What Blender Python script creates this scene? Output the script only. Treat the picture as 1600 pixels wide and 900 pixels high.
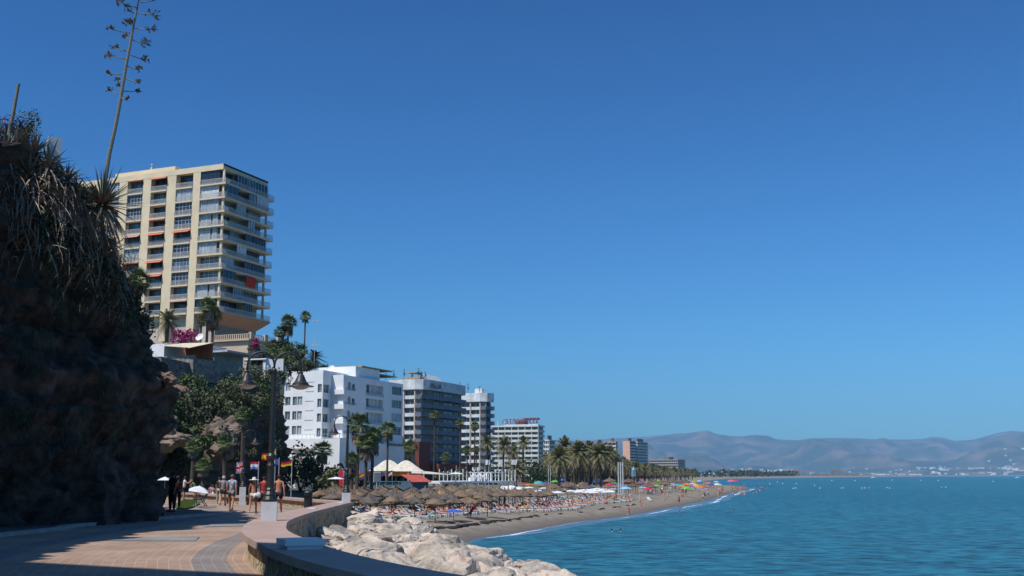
import bpy, bmesh, math, random
from mathutils import Vector, Matrix, noise
random.seed(7)
R = math.radians
for o in list(bpy.data.objects): bpy.data.objects.remove(o)
SC = bpy.context.scene
COL = SC.collection
# ------------------------------------------------------------------ camera, sky, sun, exposure
F, TILT, EYE = 1709.0, R(9.7), 1.65
cd = bpy.data.cameras.new('camera'); cam = bpy.data.objects.new('camera', cd); COL.objects.link(cam)
cam.location = (0, 0, EYE); cam.rotation_euler = (math.pi/2 + TILT, 0, 0)
cd.sensor_width = 36; cd.lens = 36*F/1600; cd.clip_start = .1; cd.clip_end = 120000
SC.camera = cam
SUN_EL = R(57); SH = Vector((-.76, -.65)).normalized()
world = bpy.data.worlds.new('World'); SC.world = world; world.use_nodes = True
wn = world.node_tree; wn.nodes.clear()
sky = wn.nodes.new('ShaderNodeTexSky'); sky.sky_type = 'NISHITA'; sky.sun_disc = False
sky.sun_elevation = SUN_EL; sky.sun_rotation = math.atan2(SH.x, SH.y)
sky.altitude = 0; sky.air_density = 1.0; sky.dust_density = 1.0; sky.ozone_density = 6
bg = wn.nodes.new('ShaderNodeBackground'); bg.inputs[1].default_value = .060
wo = wn.nodes.new('ShaderNodeOutputWorld')
tn = wn.nodes.new('ShaderNodeMix'); tn.data_type = 'RGBA'; tn.blend_type = 'MULTIPLY'; tn.inputs[0].default_value = 1
tn.inputs[7].default_value = (.54, .87, .97, 1)      # white balance of the clear sky
wn.links.new(sky.outputs[0], tn.inputs[6]); gm = wn.nodes.new('ShaderNodeGamma'); gm.inputs[1].default_value = 1.5; wn.links.new(tn.outputs[2], gm.inputs[0]); wn.links.new(gm.outputs[0], bg.inputs[0]); wn.links.new(bg.outputs[0], wo.inputs[0])
sl = bpy.data.lights.new('sun', 'SUN'); sl.energy = 4.8; sl.angle = R(.53); sl.color = (1, .95, .88)
so = bpy.data.objects.new('sun', sl); COL.objects.link(so)
SDIR = Vector((SH.x*math.cos(SUN_EL), SH.y*math.cos(SUN_EL), math.sin(SUN_EL)))
so.rotation_euler = SDIR.to_track_quat('Z', 'Y').to_euler(); so.location = (0, 0, 60)
SC.view_settings.view_transform = 'Standard'; SC.view_settings.look = 'None'
SC.view_settings.exposure = 0; SC.view_settings.gamma = 1; SC.view_settings.use_curve_mapping = False
SC.cycles.max_bounces = 5; SC.cycles.diffuse_bounces = 2; SC.cycles.glossy_bounces = 2
SC.cycles.transmission_bounces = 2; SC.cycles.volume_bounces = 0; SC.cycles.transparent_max_bounces = 6
SC.cycles.caustics_reflective = False; SC.cycles.caustics_refractive = False
# ------------------------------------------------------------------ photograph pixel -> place
def ray(px, py):
    u = (px-800)/F; v = (450-py)/F
    return u, math.cos(TILT)-v*math.sin(TILT), math.sin(TILT)+v*math.cos(TILT)
def P(px, py, Y):
    a, b, c = ray(px, py); t = Y/b
    return Vector((a*t, Y, EYE+c*t))
def G(px, py, z=0):
    a, b, c = ray(px, py); t = (z-EYE)/c
    return Vector((a*t, b*t, z))
def proj(p):
    x, y, z = p[0], p[1], p[2]-EYE
    d = y*math.cos(TILT)+z*math.sin(TILT); h = z*math.cos(TILT)-y*math.sin(TILT)
    return 800+F*x/d, 450-F*h/d
def interp(t, pts):
    if t <= pts[0][0]: return pts[0][1]
    for (a, u), (b, v) in zip(pts, pts[1:]):
        if t <= b: return u+(v-u)*(t-a)/(b-a)
    return pts[-1][1]
# ------------------------------------------------------------------ materials
MATS = {}
def mat(name, col=(.5,.5,.5), rough=.8, col2=None, scale=3, bump=0, bscale=None, metal=0, island=0, emit=None, detail=4, stretch=None, spec=None, contrast=(.35, .65), gen=None):
    if name in MATS: return MATS[name]
    m = bpy.data.materials.new(name); m.use_nodes = True; nt = m.node_tree; N = nt.nodes; L = nt.links
    b = N['Principled BSDF']; b.inputs['Roughness'].default_value = rough; b.inputs['Metallic'].default_value = metal
    b.inputs['Specular IOR Level'].default_value = spec if spec is not None else (.3 if rough > .5 else .5)
    tc = N.new('ShaderNodeTexCoord'); src = tc.outputs['Object']
    if stretch:
        mp = N.new('ShaderNodeMapping'); mp.inputs['Scale'].default_value = stretch; L.new(src, mp.inputs[0]); src = mp.outputs[0]
    c2 = col2 or tuple(c*.72 for c in col)
    nz = N.new('ShaderNodeTexNoise'); nz.inputs['Scale'].default_value = scale; nz.inputs['Detail'].default_value = detail
    L.new(src, nz.inputs['Vector'])
    rp = N.new('ShaderNodeValToRGB'); rp.color_ramp.elements[0].position = contrast[0]; rp.color_ramp.elements[1].position = contrast[1]
    rp.color_ramp.elements[0].color = (*c2, 1); rp.color_ramp.elements[1].color = (*col, 1)
    L.new(nz.outputs[0], rp.inputs[0]); out = rp.outputs[0]
    if island:
        ge = N.new('ShaderNodeNewGeometry'); hs = N.new('ShaderNodeHueSaturation'); mr = N.new('ShaderNodeMapRange')
        mr.inputs[3].default_value = 1-island; mr.inputs[4].default_value = 1+island
        L.new(ge.outputs['Random Per Island'], mr.inputs[0]); L.new(mr.outputs[0], hs.inputs['Value']); L.new(out, hs.inputs['Color']); out = hs.outputs[0]
    L.new(out, b.inputs['Base Color'])
    if bump:
        n2 = N.new('ShaderNodeTexNoise'); n2.inputs['Scale'].default_value = bscale or scale*6; n2.inputs['Detail'].default_value = 6
        L.new(src, n2.inputs['Vector']); bp = N.new('ShaderNodeBump'); bp.inputs['Strength'].default_value = bump; bp.inputs['Distance'].default_value = .1
        L.new(n2.outputs[0], bp.inputs['Height']); L.new(bp.outputs[0], b.inputs['Normal'])
    MATS[name] = m
    return m
def pm(name, col, rough=.7, **k): return mat(name, col, rough, scale=k.pop('scale', 2), **k)
# ------------------------------------------------------------------ mesh collecting
class MB:
    def __init__(s): s.v = []; s.f = []; s.m = []; s.M = None
    def add(s, vs, fs, mi=0):
        n = len(s.v)
        if s.M: vs = [s.M @ Vector(p) for p in vs]
        s.v += [tuple(p) for p in vs]; s.f += [tuple(n+i for i in f) for f in fs]; s.m += [mi]*len(fs)
        return s
    def box(s, x0, x1, y0, y1, z0, z1, mi=0):
        return s.add([(x0,y0,z0),(x1,y0,z0),(x1,y1,z0),(x0,y1,z0),(x0,y0,z1),(x1,y0,z1),(x1,y1,z1),(x0,y1,z1)],
              [(0,3,2,1),(4,5,6,7),(0,1,5,4),(1,2,6,5),(2,3,7,6),(3,0,4,7)], mi)
    def quad(s, a, b, c, d, mi=0): return s.add([a, b, c, d], [(0,1,2,3)], mi)
    def tube(s, pts, rad, n=6, mi=0, cap=True):
        pts = [Vector(p) for p in pts]
        if not isinstance(rad, (list, tuple)): rad = [rad]*len(pts)
        vs = []; fs = []; pu = None
        for i, p in enumerate(pts):
            d = (pts[min(i+1, len(pts)-1)]-pts[max(i-1, 0)]).normalized()
            u = (pu - d*pu.dot(d)) if pu else d.cross(Vector((0,0,1)) if abs(d.z) < .9 else Vector((1,0,0)))
            u.normalize(); pu = u; w = d.cross(u)
            for k in range(n):
                a = 2*math.pi*k/n; vs.append(p+(u*math.cos(a)+w*math.sin(a))*rad[i])
        for i in range(len(pts)-1):
            for k in range(n):
                a = i*n+k; b = i*n+(k+1) % n; fs.append((a, b, b+n, a+n))
        if cap: fs += [tuple(range(n-1, -1, -1)), tuple(range(len(vs)-n, len(vs)))]
        return s.add(vs, fs, mi)
    def lathe(s, prof, n=16, c=(0,0), mi=0, cap=True):
        vs = []; fs = []
        for r, z in prof:
            for k in range(n):
                a = 2*math.pi*k/n; vs.append((c[0]+r*math.cos(a), c[1]+r*math.sin(a), z))
        for i in range(len(prof)-1):
            for k in range(n):
                a = i*n+k; b = i*n+(k+1) % n; fs.append((a, b, b+n, a+n))
        if cap: fs += [tuple(range(n-1, -1, -1)), tuple(range(len(vs)-n, len(vs)))]
        return s.add(vs, fs, mi)
    def build(s, name, mats, parent=None, smooth=False, loc=None):
        me = bpy.data.meshes.new(name); me.from_pydata(s.v, [], s.f)
        mats = mats if isinstance(mats, (list, tuple)) else [mats]
        for m in mats: me.materials.append(m)
        if len(mats) > 1: me.polygons.foreach_set('material_index', s.m)
        if smooth: me.polygons.foreach_set('use_smooth', [True]*len(s.f))
        o = bpy.data.objects.new(name, me); COL.objects.link(o)
        if parent: o.parent = parent
        if loc is not None: o.location = loc
        return o
def tag(o, label=None, cat=None, group=None, kind=None):
    if label: o['label'] = label
    if cat: o['category'] = cat
    if group: o['group'] = group
    if kind: o['kind'] = kind
    return o
def thing(name, label, cat, loc=(0,0,0), rz=0, group=None):
    o = bpy.data.objects.new(name, None); COL.objects.link(o); o.location = loc; o.rotation_euler = (0, 0, rz)
    o.empty_display_size = .2
    return tag(o, label, cat, group)
def kids(o): return [c for c in KID.get(o.name, [])]
KID = {}
def copy_tree(o, loc=None, rz=None, sc=None, label=None, parent=None, group=None):
    c = o.copy(); COL.objects.link(c); c.parent = parent
    if loc is not None: c.location = loc
    if rz is not None: c.rotation_euler = (o.rotation_euler[0] if parent else 0, 0, rz)
    if sc is not None: c.scale = (sc, sc, sc) if not isinstance(sc, tuple) else sc
    if label: c['label'] = label
    if group: c['group'] = group
    for ch in o.children: copy_tree(ch, parent=c)
    return c
class Proto:            # the first placing moves the source itself, later ones copy it
    def __init__(s, o): s.o = o; s.used = False
    def put(s, loc, rz=0, sc=1, label=None, group=None):
        o = s.o
        if s.used: return copy_tree(o, loc, rz, sc, label, group=group)
        s.used = True; o.location = loc; o.rotation_euler = (0, 0, rz); o.scale = (sc,)*3 if not isinstance(sc, tuple) else sc
        if label: o['label'] = label
        if group: o['group'] = group
        return o
def structure(o): o['kind'] = 'structure'; return o
def fb(x, y, z, o=4, s=1.0): return noise.fractal(Vector((x*s, y*s, z*s)), 1.0, 2.0, o)
# common materials
WHITE = pm('white_paint', (.78,.78,.77), .6, col2=(.7,.7,.69), scale=.6)
DARK = pm('black_iron', (.018,.02,.02), .45, col2=(.03,.03,.03))
GLASS = pm('dark_glass', (.03,.045,.06), .12, col2=(.015,.02,.03), scale=.3)
TRUNK = mat('palm_trunk', (.13,.095,.07), .9, (.06,.045,.033), 4, .5, stretch=(1,1,5))
# ------------------------------------------------------------------ ground heights
SHORE = [(20,-3),(60,-5),(90,-4.6),(107.6,-3.7),(119.4,.55),(147,8.8),(167.6,17.5),(261,45),(369.6,72.3),(480,102),(536,115),(590,112),(800,128),(1200,215),(1723,335),(3447,1090),(5000,1900),(8000,3750),(11000,7500)]
def xs(Y): return interp(Y, SHORE)
LAND = [(60,-14),(84,-14),(110,-17.5),(150,-27),(186,-30),(192,-13),(230,-4),(300,12),(360,24),(520,55),(800,60),(1723,250),(3447,1000),(5000,1800),(8000,3600),(11000,7300)]
def xl(Y): return interp(Y, LAND)
def zb(X, Y):
    d = (xs(Y)-X)*.93
    if d < 0: return max(-4.4+.07*d, -7)
    return min(-4.4+.95*(1-math.exp(-d/4))+.022*d, -1.3)
def beachpt(px, py):
    a, b, c = ray(px, py); Y = 50
    while Y < 4000:
        X = a/b*Y; z = EYE+c/b*Y
        if z <= zb(X, Y): return Vector((X, Y, zb(X, Y)))
        Y += .25+Y*.002
    return Vector((X, Y, z))
def zg(Y): return interp(Y, [(28,0),(54,-.2)])
WALLA = [(4.5,4),(1.2,9),(-1.3,12.9),(-2.75,15.9),(-3.85,18.9),(-4.9,22.2),(-5.55,25.2),(-6.0,28),(-6.65,34),(-7.15,40),(-7.6,46),(-8.0,51),(-8.1,54)]
WALLB = [(-8.1,54),(-9.1,57.5),(-11.4,62),(-13.2,66),(-14.9,69.3),(-17,71),(-20,76),(-24.5,84),(-34,92)]
def xr(Y):
    pts = [(y, x) for x, y in WALLA]+[(y, x) for x, y in WALLB[1:]]
    return interp(Y, pts)
# ================================================================== SETTING
# sea
mb = MB()
mb.quad((-5900,-400,-4.4),(19400,-400,-4.4),(19400,19400,-4.4),(-5900,19400,-4.4))
def sea_mat():
    m = bpy.data.materials.new('sea_water'); m.use_nodes = True; N = m.node_tree.nodes; L = m.node_tree.links; b = N['Principled BSDF']
    b.inputs['Roughness'].default_value = .32; b.inputs['IOR'].default_value = 1.33; b.inputs['Specular IOR Level'].default_value = .3
    tc = N.new('ShaderNodeTexCoord'); mp = N.new('ShaderNodeMapping'); mp.inputs['Scale'].default_value = (.6,1,1)
    mp.inputs['Rotation'].default_value = (0,0,R(12)); L.new(tc.outputs['Object'], mp.inputs[0])
    n1 = N.new('ShaderNodeTexNoise'); n1.inputs['Scale'].default_value = .006; n1.inputs['Detail'].default_value = 3; L.new(tc.outputs['Object'], n1.inputs[0])
    rp = N.new('ShaderNodeValToRGB'); e = rp.color_ramp.elements
    e[0].position = .35; e[0].color = (.008,.063,.090,1); e[1].position = .7; e[1].color = (.013,.084,.108,1)
    L.new(n1.outputs[0], rp.inputs[0])
    n3 = N.new('ShaderNodeTexNoise'); n3.inputs['Scale'].default_value = .85; n3.inputs['Detail'].default_value = 6; n3.inputs['Roughness'].default_value = .72; L.new(mp.outputs[0], n3.inputs[0])
    r3 = N.new('ShaderNodeMapRange'); r3.inputs[1].default_value = .38; r3.inputs[2].default_value = .62; r3.inputs[3].default_value = .3; r3.inputs[4].default_value = 2.7  # ripple glints and dark troughs painted as brightness of the water colour
    L.new(n3.outputs[0], r3.inputs[0])
    hs = N.new('ShaderNodeHueSaturation'); L.new(rp.outputs[0], hs.inputs['Color']); L.new(r3.outputs[0], hs.inputs['Value'])
    # shallow water over sand by the beach: distance from the waterline
    at = N.new('ShaderNodeSeparateXYZ'); L.new(tc.outputs['Object'], at.inputs[0])
    L.new(hs.outputs[0], b.inputs['Base Color'])
    n2 = N.new('ShaderNodeTexNoise'); n2.inputs['Scale'].default_value = .9; n2.inputs['Detail'].default_value = 7; n2.inputs['Roughness'].default_value = .6
    L.new(mp.outputs[0], n2.inputs[0])
    bp = N.new('ShaderNodeBump'); bp.inputs['Strength'].default_value = .55; bp.inputs['Distance'].default_value = .9
    L.new(n2.outputs[0], bp.inputs['Height']); L.new(bp.outputs[0], b.inputs['Normal'])
    return m
SEAM = sea_mat()
structure(mb.build('sea', SEAM))
# shallow water band along the beach (greyer) and foam
SHAL = mat('shallow_water', (.09,.15,.19), .3, (.05,.12,.16), .5, .5, 1.2, stretch=(.4,1,1))
mb = MB(); ys = [100+i*2.5 for i in range(170)]
vs = []; fs = []
for i, y in enumerate(ys):
    w = interp(y, [(100,.5),(118,5),(200,9),(420,8),(525,1)])*(1+.35*noise.noise(Vector((y*.06,0,0))))
    vs += [(xs(y)-1.5, y-.4, -4.394), (xs(y)+w*.55+.6*noise.noise(Vector((y*.2,3,0))), y, -4.394)]
    if i: k = 2*i; fs.append((k-2,k-1,k+1,k))
mb.add(vs, fs); structure(mb.build('shallow_water', SHAL))
FOAM = mat('foam', (.8,.82,.84), .8, (.55,.62,.66), 1.2)
def foam(y0, y1, off, w, seed):
    mb = MB(); n = int((y1-y0)/1.2)+2; vs = []; fs = []
    for i in range(n):
        y = y0+(y1-y0)*i/(n-1); e = max(0, math.sin(math.pi*i/(n-1)))**.5
        c = xs(y)+off+.9*noise.noise(Vector((y*.11,seed,0))); ww = w*e*(.35+1.1*abs(noise.noise(Vector((y*.35,seed+5,0)))))
        vs += [(c-ww,y,-4.386),(c+ww,y,-4.386)]
        if i: k = 2*i; fs.append((k-2,k-1,k+1,k))
    mb.add(vs, fs); return mb
fm = MB()
for a in [(108,127,.9,.35,1),(112,122,2.2,.12,7),(150,170,1.4,.16,2),(172,200,1.8,.3,3),(205,235,2.6,.3,4),(243,262,3.4,.9,5),(262,290,2.4,.5,6),(300,330,1.5,.6,8),(340,372,3,.7,9),(380,430,2,.6,10),(440,500,2.5,.8,11),(128,150,.5,.1,12)]:
    g = foam(*a); fm.add(g.v, g.f)
structure(fm.build('wave_foam', FOAM))
# beach
mb = MB(); ys = [60]
while ys[-1] < 11000: ys.append(ys[-1]*1.022+.3)
ds = [-40,-12,-4,-1.5,0,1,2,3,4.5,6,8,10,13,17,22,30,40,55,75,100,140,200]
vs = []; fs = []; n = len(ds)
for i, y in enumerate(ys):
    for j, d in enumerate(ds):
        x = xs(y)-d; z = zb(x, y)
        if d > 4 and y < 600: z += .09*fb(x, y, 0, 3, .35)
        if 3 <= d <= 4.5 and y < 200: z += .12
        vs.append((x, y, z))
        if i and j: k = i*n+j; fs.append((k-n-1,k-n,k,k-1))
mb.add(vs, fs)
SAND = mat('sand', (.262,.218,.165), .95, (.19,.16,.122), .5, 1.0, 2.2, detail=9, contrast=(.4,.6))
b = SAND.node_tree; NN = b.nodes; LL = b.links
# wet sand near the waterline follows the height of the ground
tcs = NN.new('ShaderNodeTexCoord'); sp = NN.new('ShaderNodeSeparateXYZ'); LL.new(tcs.outputs['Object'], sp.inputs[0])
mr = NN.new('ShaderNodeMapRange'); mr.inputs[1].default_value = -4.35; mr.inputs[2].default_value = -3.75; LL.new(sp.outputs['Z'], mr.inputs[0])
mx = NN.new('ShaderNodeMix'); mx.data_type = 'RGBA'; mx.inputs[6].default_value = (.125,.10,.083,1)
pb = NN['Principled BSDF']; srcl = pb.inputs['Base Color'].links[0].from_socket
LL.new(mr.outputs[0], mx.inputs[0]); LL.new(srcl, mx.inputs[7]); LL.new(mx.outputs[2], pb.inputs['Base Color'])
structure(mb.build('beach', SAND, smooth=True))
# land behind the beach
mb = MB(); vs = []; fs = []; ys2 = [y for y in ys if y < 10800]; cs = [0,.02,7,20,60,200,800,3000,5500]
n = len(cs)
for i, y in enumerate(ys2):
    for j, c in enumerate(cs):
        vs.append((max(xl(y)-c,-5900), y, -.9 if j > 1 else zb(xl(y), y)-.03))
        if i and j: k = i*n+j; fs.append((k-n-1,k-n,k,k-1))
mb.add(vs, fs)
LANDM = mat('dry_earth', (.22,.19,.14), .95, (.10,.11,.06), .05, .3, 1)
structure(mb.build('land', LANDM))
# promenade paving
def uvmesh(name, vs, fs, uvs, m):
    me = bpy.data.meshes.new(name); me.from_pydata(vs, [], fs); me.materials.append(m)
    u = me.uv_layers.new(name='UVMap')
    for l in me.loops: u.data[l.index].uv = uvs[l.vertex_index]
    o = bpy.data.objects.new(name, me); COL.objects.link(o); return o
def pave_mat():
    m = bpy.data.materials.new('brick_paving'); m.use_nodes = True; N = m.node_tree.nodes; L = m.node_tree.links; b = N['Principled BSDF']
    b.inputs['Roughness'].default_value = .85
    uv = N.new('ShaderNodeUVMap'); uv.uv_map = 'UVMap'
    mp = N.new('ShaderNodeMapping'); mp.inputs['Rotation'].default_value = (0,0,R(90)); L.new(uv.outputs[0], mp.inputs[0])
    br = N.new('ShaderNodeTexBrick'); br.inputs['Scale'].default_value = 1; br.inputs['Brick Width'].default_value = .42; br.inputs['Row Height'].default_value = .21
    br.inputs['Mortar Size'].default_value = .012; br.inputs['Mortar Smooth'].default_value = .3
    br.inputs['Color1'].default_value = (.36,.245,.18,1); br.inputs['Color2'].default_value = (.31,.205,.15,1); br.inputs['Mortar'].default_value = (.41,.31,.225,1)
    L.new(mp.outputs[0], br.inputs[0])
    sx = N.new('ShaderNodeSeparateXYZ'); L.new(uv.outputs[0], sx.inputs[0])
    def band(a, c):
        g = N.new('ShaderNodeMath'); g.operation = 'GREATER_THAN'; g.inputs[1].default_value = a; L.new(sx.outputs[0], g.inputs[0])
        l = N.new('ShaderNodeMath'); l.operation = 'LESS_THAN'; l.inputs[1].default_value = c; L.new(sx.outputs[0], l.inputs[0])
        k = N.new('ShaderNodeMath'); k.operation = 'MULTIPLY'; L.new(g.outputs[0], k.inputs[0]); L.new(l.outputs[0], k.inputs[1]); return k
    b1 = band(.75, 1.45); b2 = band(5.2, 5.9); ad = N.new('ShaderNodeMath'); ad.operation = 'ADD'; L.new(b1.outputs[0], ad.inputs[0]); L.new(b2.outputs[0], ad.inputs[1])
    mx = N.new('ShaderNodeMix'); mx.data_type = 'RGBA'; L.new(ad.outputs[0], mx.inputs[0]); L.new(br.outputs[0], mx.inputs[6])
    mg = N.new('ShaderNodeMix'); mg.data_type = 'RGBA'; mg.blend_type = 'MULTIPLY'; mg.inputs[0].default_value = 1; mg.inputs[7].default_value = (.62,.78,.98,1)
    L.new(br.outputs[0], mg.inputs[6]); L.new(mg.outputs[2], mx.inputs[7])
    tc = N.new('ShaderNodeTexCoord'); nz = N.new('ShaderNodeTexNoise'); nz.inputs['Scale'].default_value = .5; nz.inputs['Detail'].default_value = 8; L.new(tc.outputs['Object'], nz.inputs[0])
    mr = N.new('ShaderNodeMapRange'); mr.inputs[1].default_value = .3; mr.inputs[2].default_value = .7; mr.inputs[3].default_value = .78; mr.inputs[4].default_value = 1.15; L.new(nz.outputs[0], mr.inputs[0])
    hs = N.new('ShaderNodeHueSaturation'); L.new(mx.outputs[2], hs.inputs['Color']); L.new(mr.outputs[0], hs.inputs['Value']); L.new(hs.outputs[0], b.inputs['Base Color'])
    bp = N.new('ShaderNodeBump'); bp.inputs['Strength'].default_value = .3; bp.inputs['Distance'].default_value = .02; L.new(br.outputs['Fac'], bp.inputs['Height']); bp.invert = True
    L.new(bp.outputs[0], b.inputs['Normal'])
    return m
PAVE = pave_mat()
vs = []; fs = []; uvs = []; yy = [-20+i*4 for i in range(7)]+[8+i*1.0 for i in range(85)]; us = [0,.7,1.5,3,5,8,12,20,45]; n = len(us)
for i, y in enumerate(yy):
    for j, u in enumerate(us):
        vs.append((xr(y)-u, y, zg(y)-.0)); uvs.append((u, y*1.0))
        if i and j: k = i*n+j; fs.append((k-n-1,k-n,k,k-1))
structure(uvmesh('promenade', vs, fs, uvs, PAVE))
# drain cover strip and slab across the bricks
SLAB = mat('grey_slab', (.27,.27,.26), .7, (.20,.20,.195), 1)
mb = MB(); q = [G(x, y, .008) for x, y in [(150,844),(235,839),(312,838),(305,845),(240,845)]]
mb.add(q, [(0,1,2,3,4)]); tag(mb.build('drain_cover', SLAB), 'long pale grey drain slab set flush in the brick promenade', 'drain cover')
mb = MB(); q = [G(x, y, zg(G(x,y,-.03).y)+.01) for x, y in [(318,823),(330,819),(395,818),(396,821)]]
mb.add(q, [(0,1,2,3)]); tag(mb.build('drain_cover', SLAB), 'thin grey slab strip in the paving just left of the white lamp plinth', 'drain cover')
# kerb on the cliff side and the strip of ground behind it
KERBM = mat('kerb_stone', (.42,.40,.36), .85, (.33,.31,.28), 2)
KP = [(-14.0,-20),(-14.0,30.5),(-14.6,36.6),(-14.4,44.3),(-13.9,50.4),(-13.2,53.5),(-13.3,55.2),(-14.6,56.2),(-18,57.4),(-24,59)]
def sweep(mb, path, w, z0, z1, off=0, zf=zg, mi=0, close=True):
    n = len(path); L_ = []
    for i, p in enumerate(path):
        a = Vector(path[max(i-1,0)]); c = Vector(path[min(i+1,n-1)]); d = (c-a).normalized(); nn = Vector((d.y,-d.x))
        pp = Vector(p)+nn*off; z = zf(p[1])
        L_.append([(*(pp-nn*w/2), z+z0), (*(pp+nn*w/2), z+z0), (*(pp+nn*w/2), z+z1), (*(pp-nn*w/2), z+z1)])
    vs = [q for s in L_ for q in s]; fs = []
    for i in range(n-1):
        for k in range(4): a = i*4+k; b_ = i*4+(k+1) % 4; fs.append((a,b_,b_+4,a+4))
    fs += [(0,1,2,3), (4*n-4,4*n-1,4*n-2,4*n-3)]
    mb.add(vs, fs, mi)
def refine(path, step=.8):
    out = []; P_ = [Vector(p) for p in path]
    P_ = [P_[0]*2-P_[1]]+P_+[P_[-1]*2-P_[-2]]
    for i in range(1, len(P_)-2):
        n = max(1, int((P_[i+1]-P_[i]).length/step))
        for k in range(n):
            t = k/n; a, b_, c, d = P_[i-1:i+3]
            out.append(tuple(.5*((2*b_)+(c-a)*t+(2*a-5*b_+4*c-d)*t*t+(3*b_-a-3*c+d)*t**3)))
    out.append(tuple(P_[-2])); return out
kp = refine(KP, 1.2); mb = MB(); sweep(mb, kp, .22, -.05, .11)
tag(mb.build('kerb', KERBM), kind='structure')
mb = MB(); vs = []; fs = []
for i, p in enumerate(kp):
    vs += [(p[0]-.1, p[1], zg(p[1])+.07), (-45, p[1], zg(p[1])+.07)]
    if i: k = 2*i; fs.append((k-2,k-1,k+1,k))
mb.add(vs, fs); structure(mb.build('earth_strip', mat('cliff_foot_earth', (.16,.13,.1), .95, (.1,.085,.07), .6, .5)))
# sea wall
STONE = bpy.data.materials.new('stone_facing'); STONE.use_nodes = True
def stone(m, c1, c2, mort, sc=3.2):
    N = m.node_tree.nodes; L = m.node_tree.links; b = N['Principled BSDF']; b.inputs['Roughness'].default_value = .9
    tc = N.new('ShaderNodeTexCoord'); v = N.new('ShaderNodeTexVoronoi'); v.inputs['Scale'].default_value = sc; L.new(tc.outputs['Object'], v.inputs[0])
    v2 = N.new('ShaderNodeTexVoronoi'); v2.feature = 'DISTANCE_TO_EDGE'; v2.inputs['Scale'].default_value = sc; L.new(tc.outputs['Object'], v2.inputs[0])
    sx = N.new('ShaderNodeSeparateColor'); L.new(v.outputs['Color'], sx.inputs[0])
    rp = N.new('ShaderNodeValToRGB'); rp.color_ramp.elements[0].color = (*c1,1); rp.color_ramp.elements[1].color = (*c2,1); L.new(sx.outputs[0], rp.inputs[0])
    mr = N.new('ShaderNodeMapRange'); mr.inputs[1].default_value = .02; mr.inputs[2].default_value = .07; L.new(v2.outputs[0], mr.inputs[0])
    mx = N.new('ShaderNodeMix'); mx.data_type = 'RGBA'; mx.inputs[6].default_value = (*mort,1); L.new(mr.outputs[0], mx.inputs[0]); L.new(rp.outputs[0], mx.inputs[7]); L.new(mx.outputs[2], b.inputs['Base Color'])
    bp = N.new('ShaderNodeBump'); bp.inputs['Strength'].default_value = .8; bp.inputs['Distance'].default_value = .06; L.new(mr.outputs[0], bp.inputs['Height']); L.new(bp.outputs[0], b.inputs['Normal'])
stone(STONE, (.34,.24,.13), (.52,.42,.28), (.2,.16,.12))
COPE = mat('pink_coping', (.42,.30,.255), .8, (.35,.25,.21), 1.5, .15)
BLEACH = mat('pier_white', (.72,.72,.72), .7, (.6,.6,.6), 3)
wall = thing('sea_wall', 'long low stone sea wall with pink coping beside the brick promenade', 'wall')
wa = refine(WALLA, .7); wb = refine(WALLB, .9)
mb = MB(); sweep(mb, wa, .62, -2.2, .43); mb.build('masonry', STONE, wall)
mb = MB(); sweep(mb, wa, .92, .43, .55); mb.build('coping', COPE, wall)
def pier(parent, c, ang, hx, hy, z0, z1, name='pier'):
    m = MB(); m.M = Matrix.Translation((c[0],c[1],0)) @ Matrix.Rotation(ang,4,'Z')
    m.box(-hx,hx,-hy,hy,z0,z1-.09); m.box(-hx-.04,hx+.04,-hy-.04,hy+.04,z1-.09,z1); return m.build(name, BLEACH, parent)
pier(wall, (-3.2,17.0), R(25), .27, .25, -.3, .70)
pier(wall, (-7.15,40), R(4), .09, .36, -1.6, .48, 'pilaster')
for c in [(-8.05,52.5)]: pier(wall, c, 0, .09, .36, -1.6, .38, 'pilaster')
w2 = thing('sea_wall', 'curved stone wall with pink coping behind the walking people', 'wall')
mb = MB(); sweep(mb, wb[1:], .5, -2.2, .41); mb.build('masonry', STONE, w2)
mb = MB(); sweep(mb, wb[1:], .8, .41, .53); mb.build('coping', COPE, w2)
m = pier(None, (-8.9,51.2), R(8), .62, .25, -.25, .12, 'low_block'); tag(m, 'low white masonry block beside the dark litter bin', 'block')
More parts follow.
